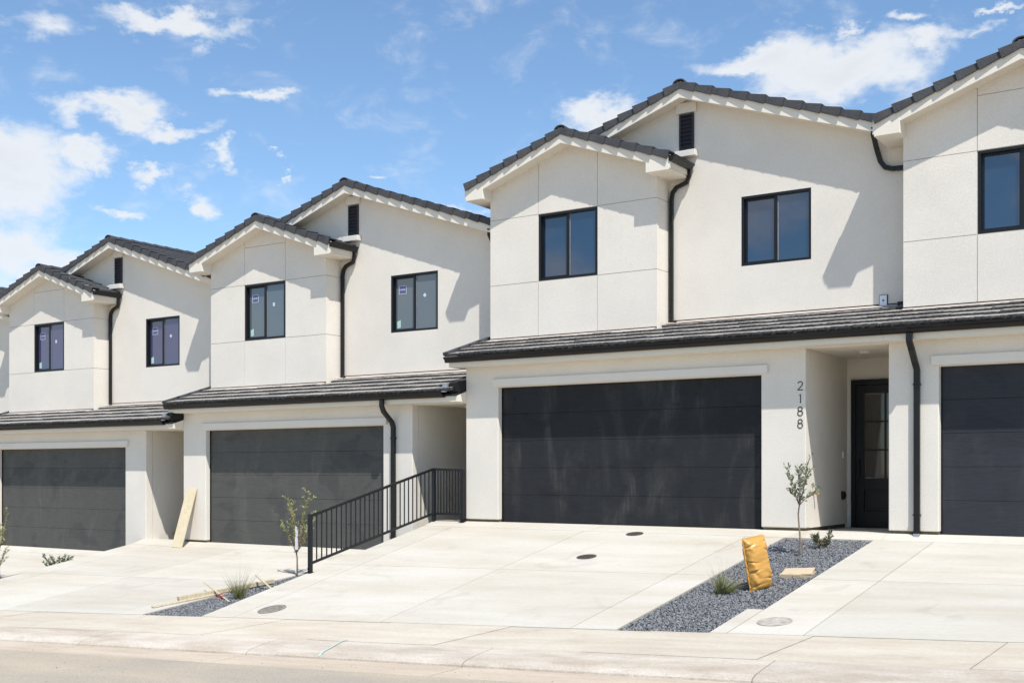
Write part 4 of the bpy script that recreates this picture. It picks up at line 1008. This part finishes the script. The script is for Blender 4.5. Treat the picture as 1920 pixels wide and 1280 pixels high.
shrub(Vector((-21.45, 15.05, zZ(-21.45, 15.05)-.03)), .42, .75, 12, 'small twiggy shrub behind the driveway edge at far left', 8, LEAF, .07, .026, 16)

def grass(base, h, n, label, seed, droop, dry, lean=(0,0)):
    r2 = random.Random(seed); t = empty('grass_clump', base); tag(t, label, 'grass clump', 'ornamental grasses in the rock beds'); lf = MB()
    for k in range(n):
        a = r2.uniform(0, 6.28); r0 = r2.uniform(0, .05); p = Vector((math.cos(a)*r0, math.sin(a)*r0, -.02)); sp = r2.uniform(.05, .55)
        d = Vector((math.cos(a)*sp+lean[0], math.sin(a)*sp+lean[1], 1)).normalized(); dr = r2.random() < dry; L = h*(r2.uniform(.35, .7) if not dr else r2.uniform(.7, 1.15))
        w = r2.uniform(.003, .0055) * (1 if not dr else .55); s = d.cross(Vector((r2.uniform(-1,1), r2.uniform(-1,1), .1))).normalized(); pts = [p.copy()]
        for i in range(4):
            d = (d + Vector((math.cos(a)*droop+lean[0]*.2, math.sin(a)*droop+lean[1]*.2, -droop*.5))).normalized(); p = p+d*L/4; pts.append(p.copy())
        vs = []; 
        for i, q in enumerate(pts): ww = w*(1-i/4.3); vs += [q-s*ww, q+s*ww]
        lf.add(vs, [(2*i, 2*i+1, 2*i+3, 2*i+2) for i in range(4)], 1 if dr else 0)
    obj('blades', lf.mesh('blades', [GRASS, STRAW]), t)['kind'] = 'stuff'
grass(Vector((-5.80, 13.30, zB(-5.80, 13.30)-.03)), .52, 330, 'low green grass clump leaning left of the yellow bag', 21, .16, .15, (.35, .1))
grass(Vector((-13.72, 12.86, zA(-13.72, 12.86)-.03)), .62, 240, 'tall wispy grass clump at the end of the timber', 22, .06, .38)

# scattered grit on the street and walk
b = MB(); r3 = random.Random(9)
for i in range(420):
    x = r3.uniform(-16, 0); y = r3.uniform(5.0, 9.4)
    z = road_z(x, y) if y < 8.87 else walk_z(x, 9.4)-.118
    s = r3.uniform(.002, .007) * (1.8 if r3.random() < .04 else 1); vs, fs = SHAPES[i % 8]
    b.add([Vector((x, y, z+s*.3)) + v*s for v in vs], fs)
tag(obj('street_grit', b.mesh('street_grit', STONE)), 'loose dark grit scattered on the asphalt and gutter', 'grit', kind='stuff')
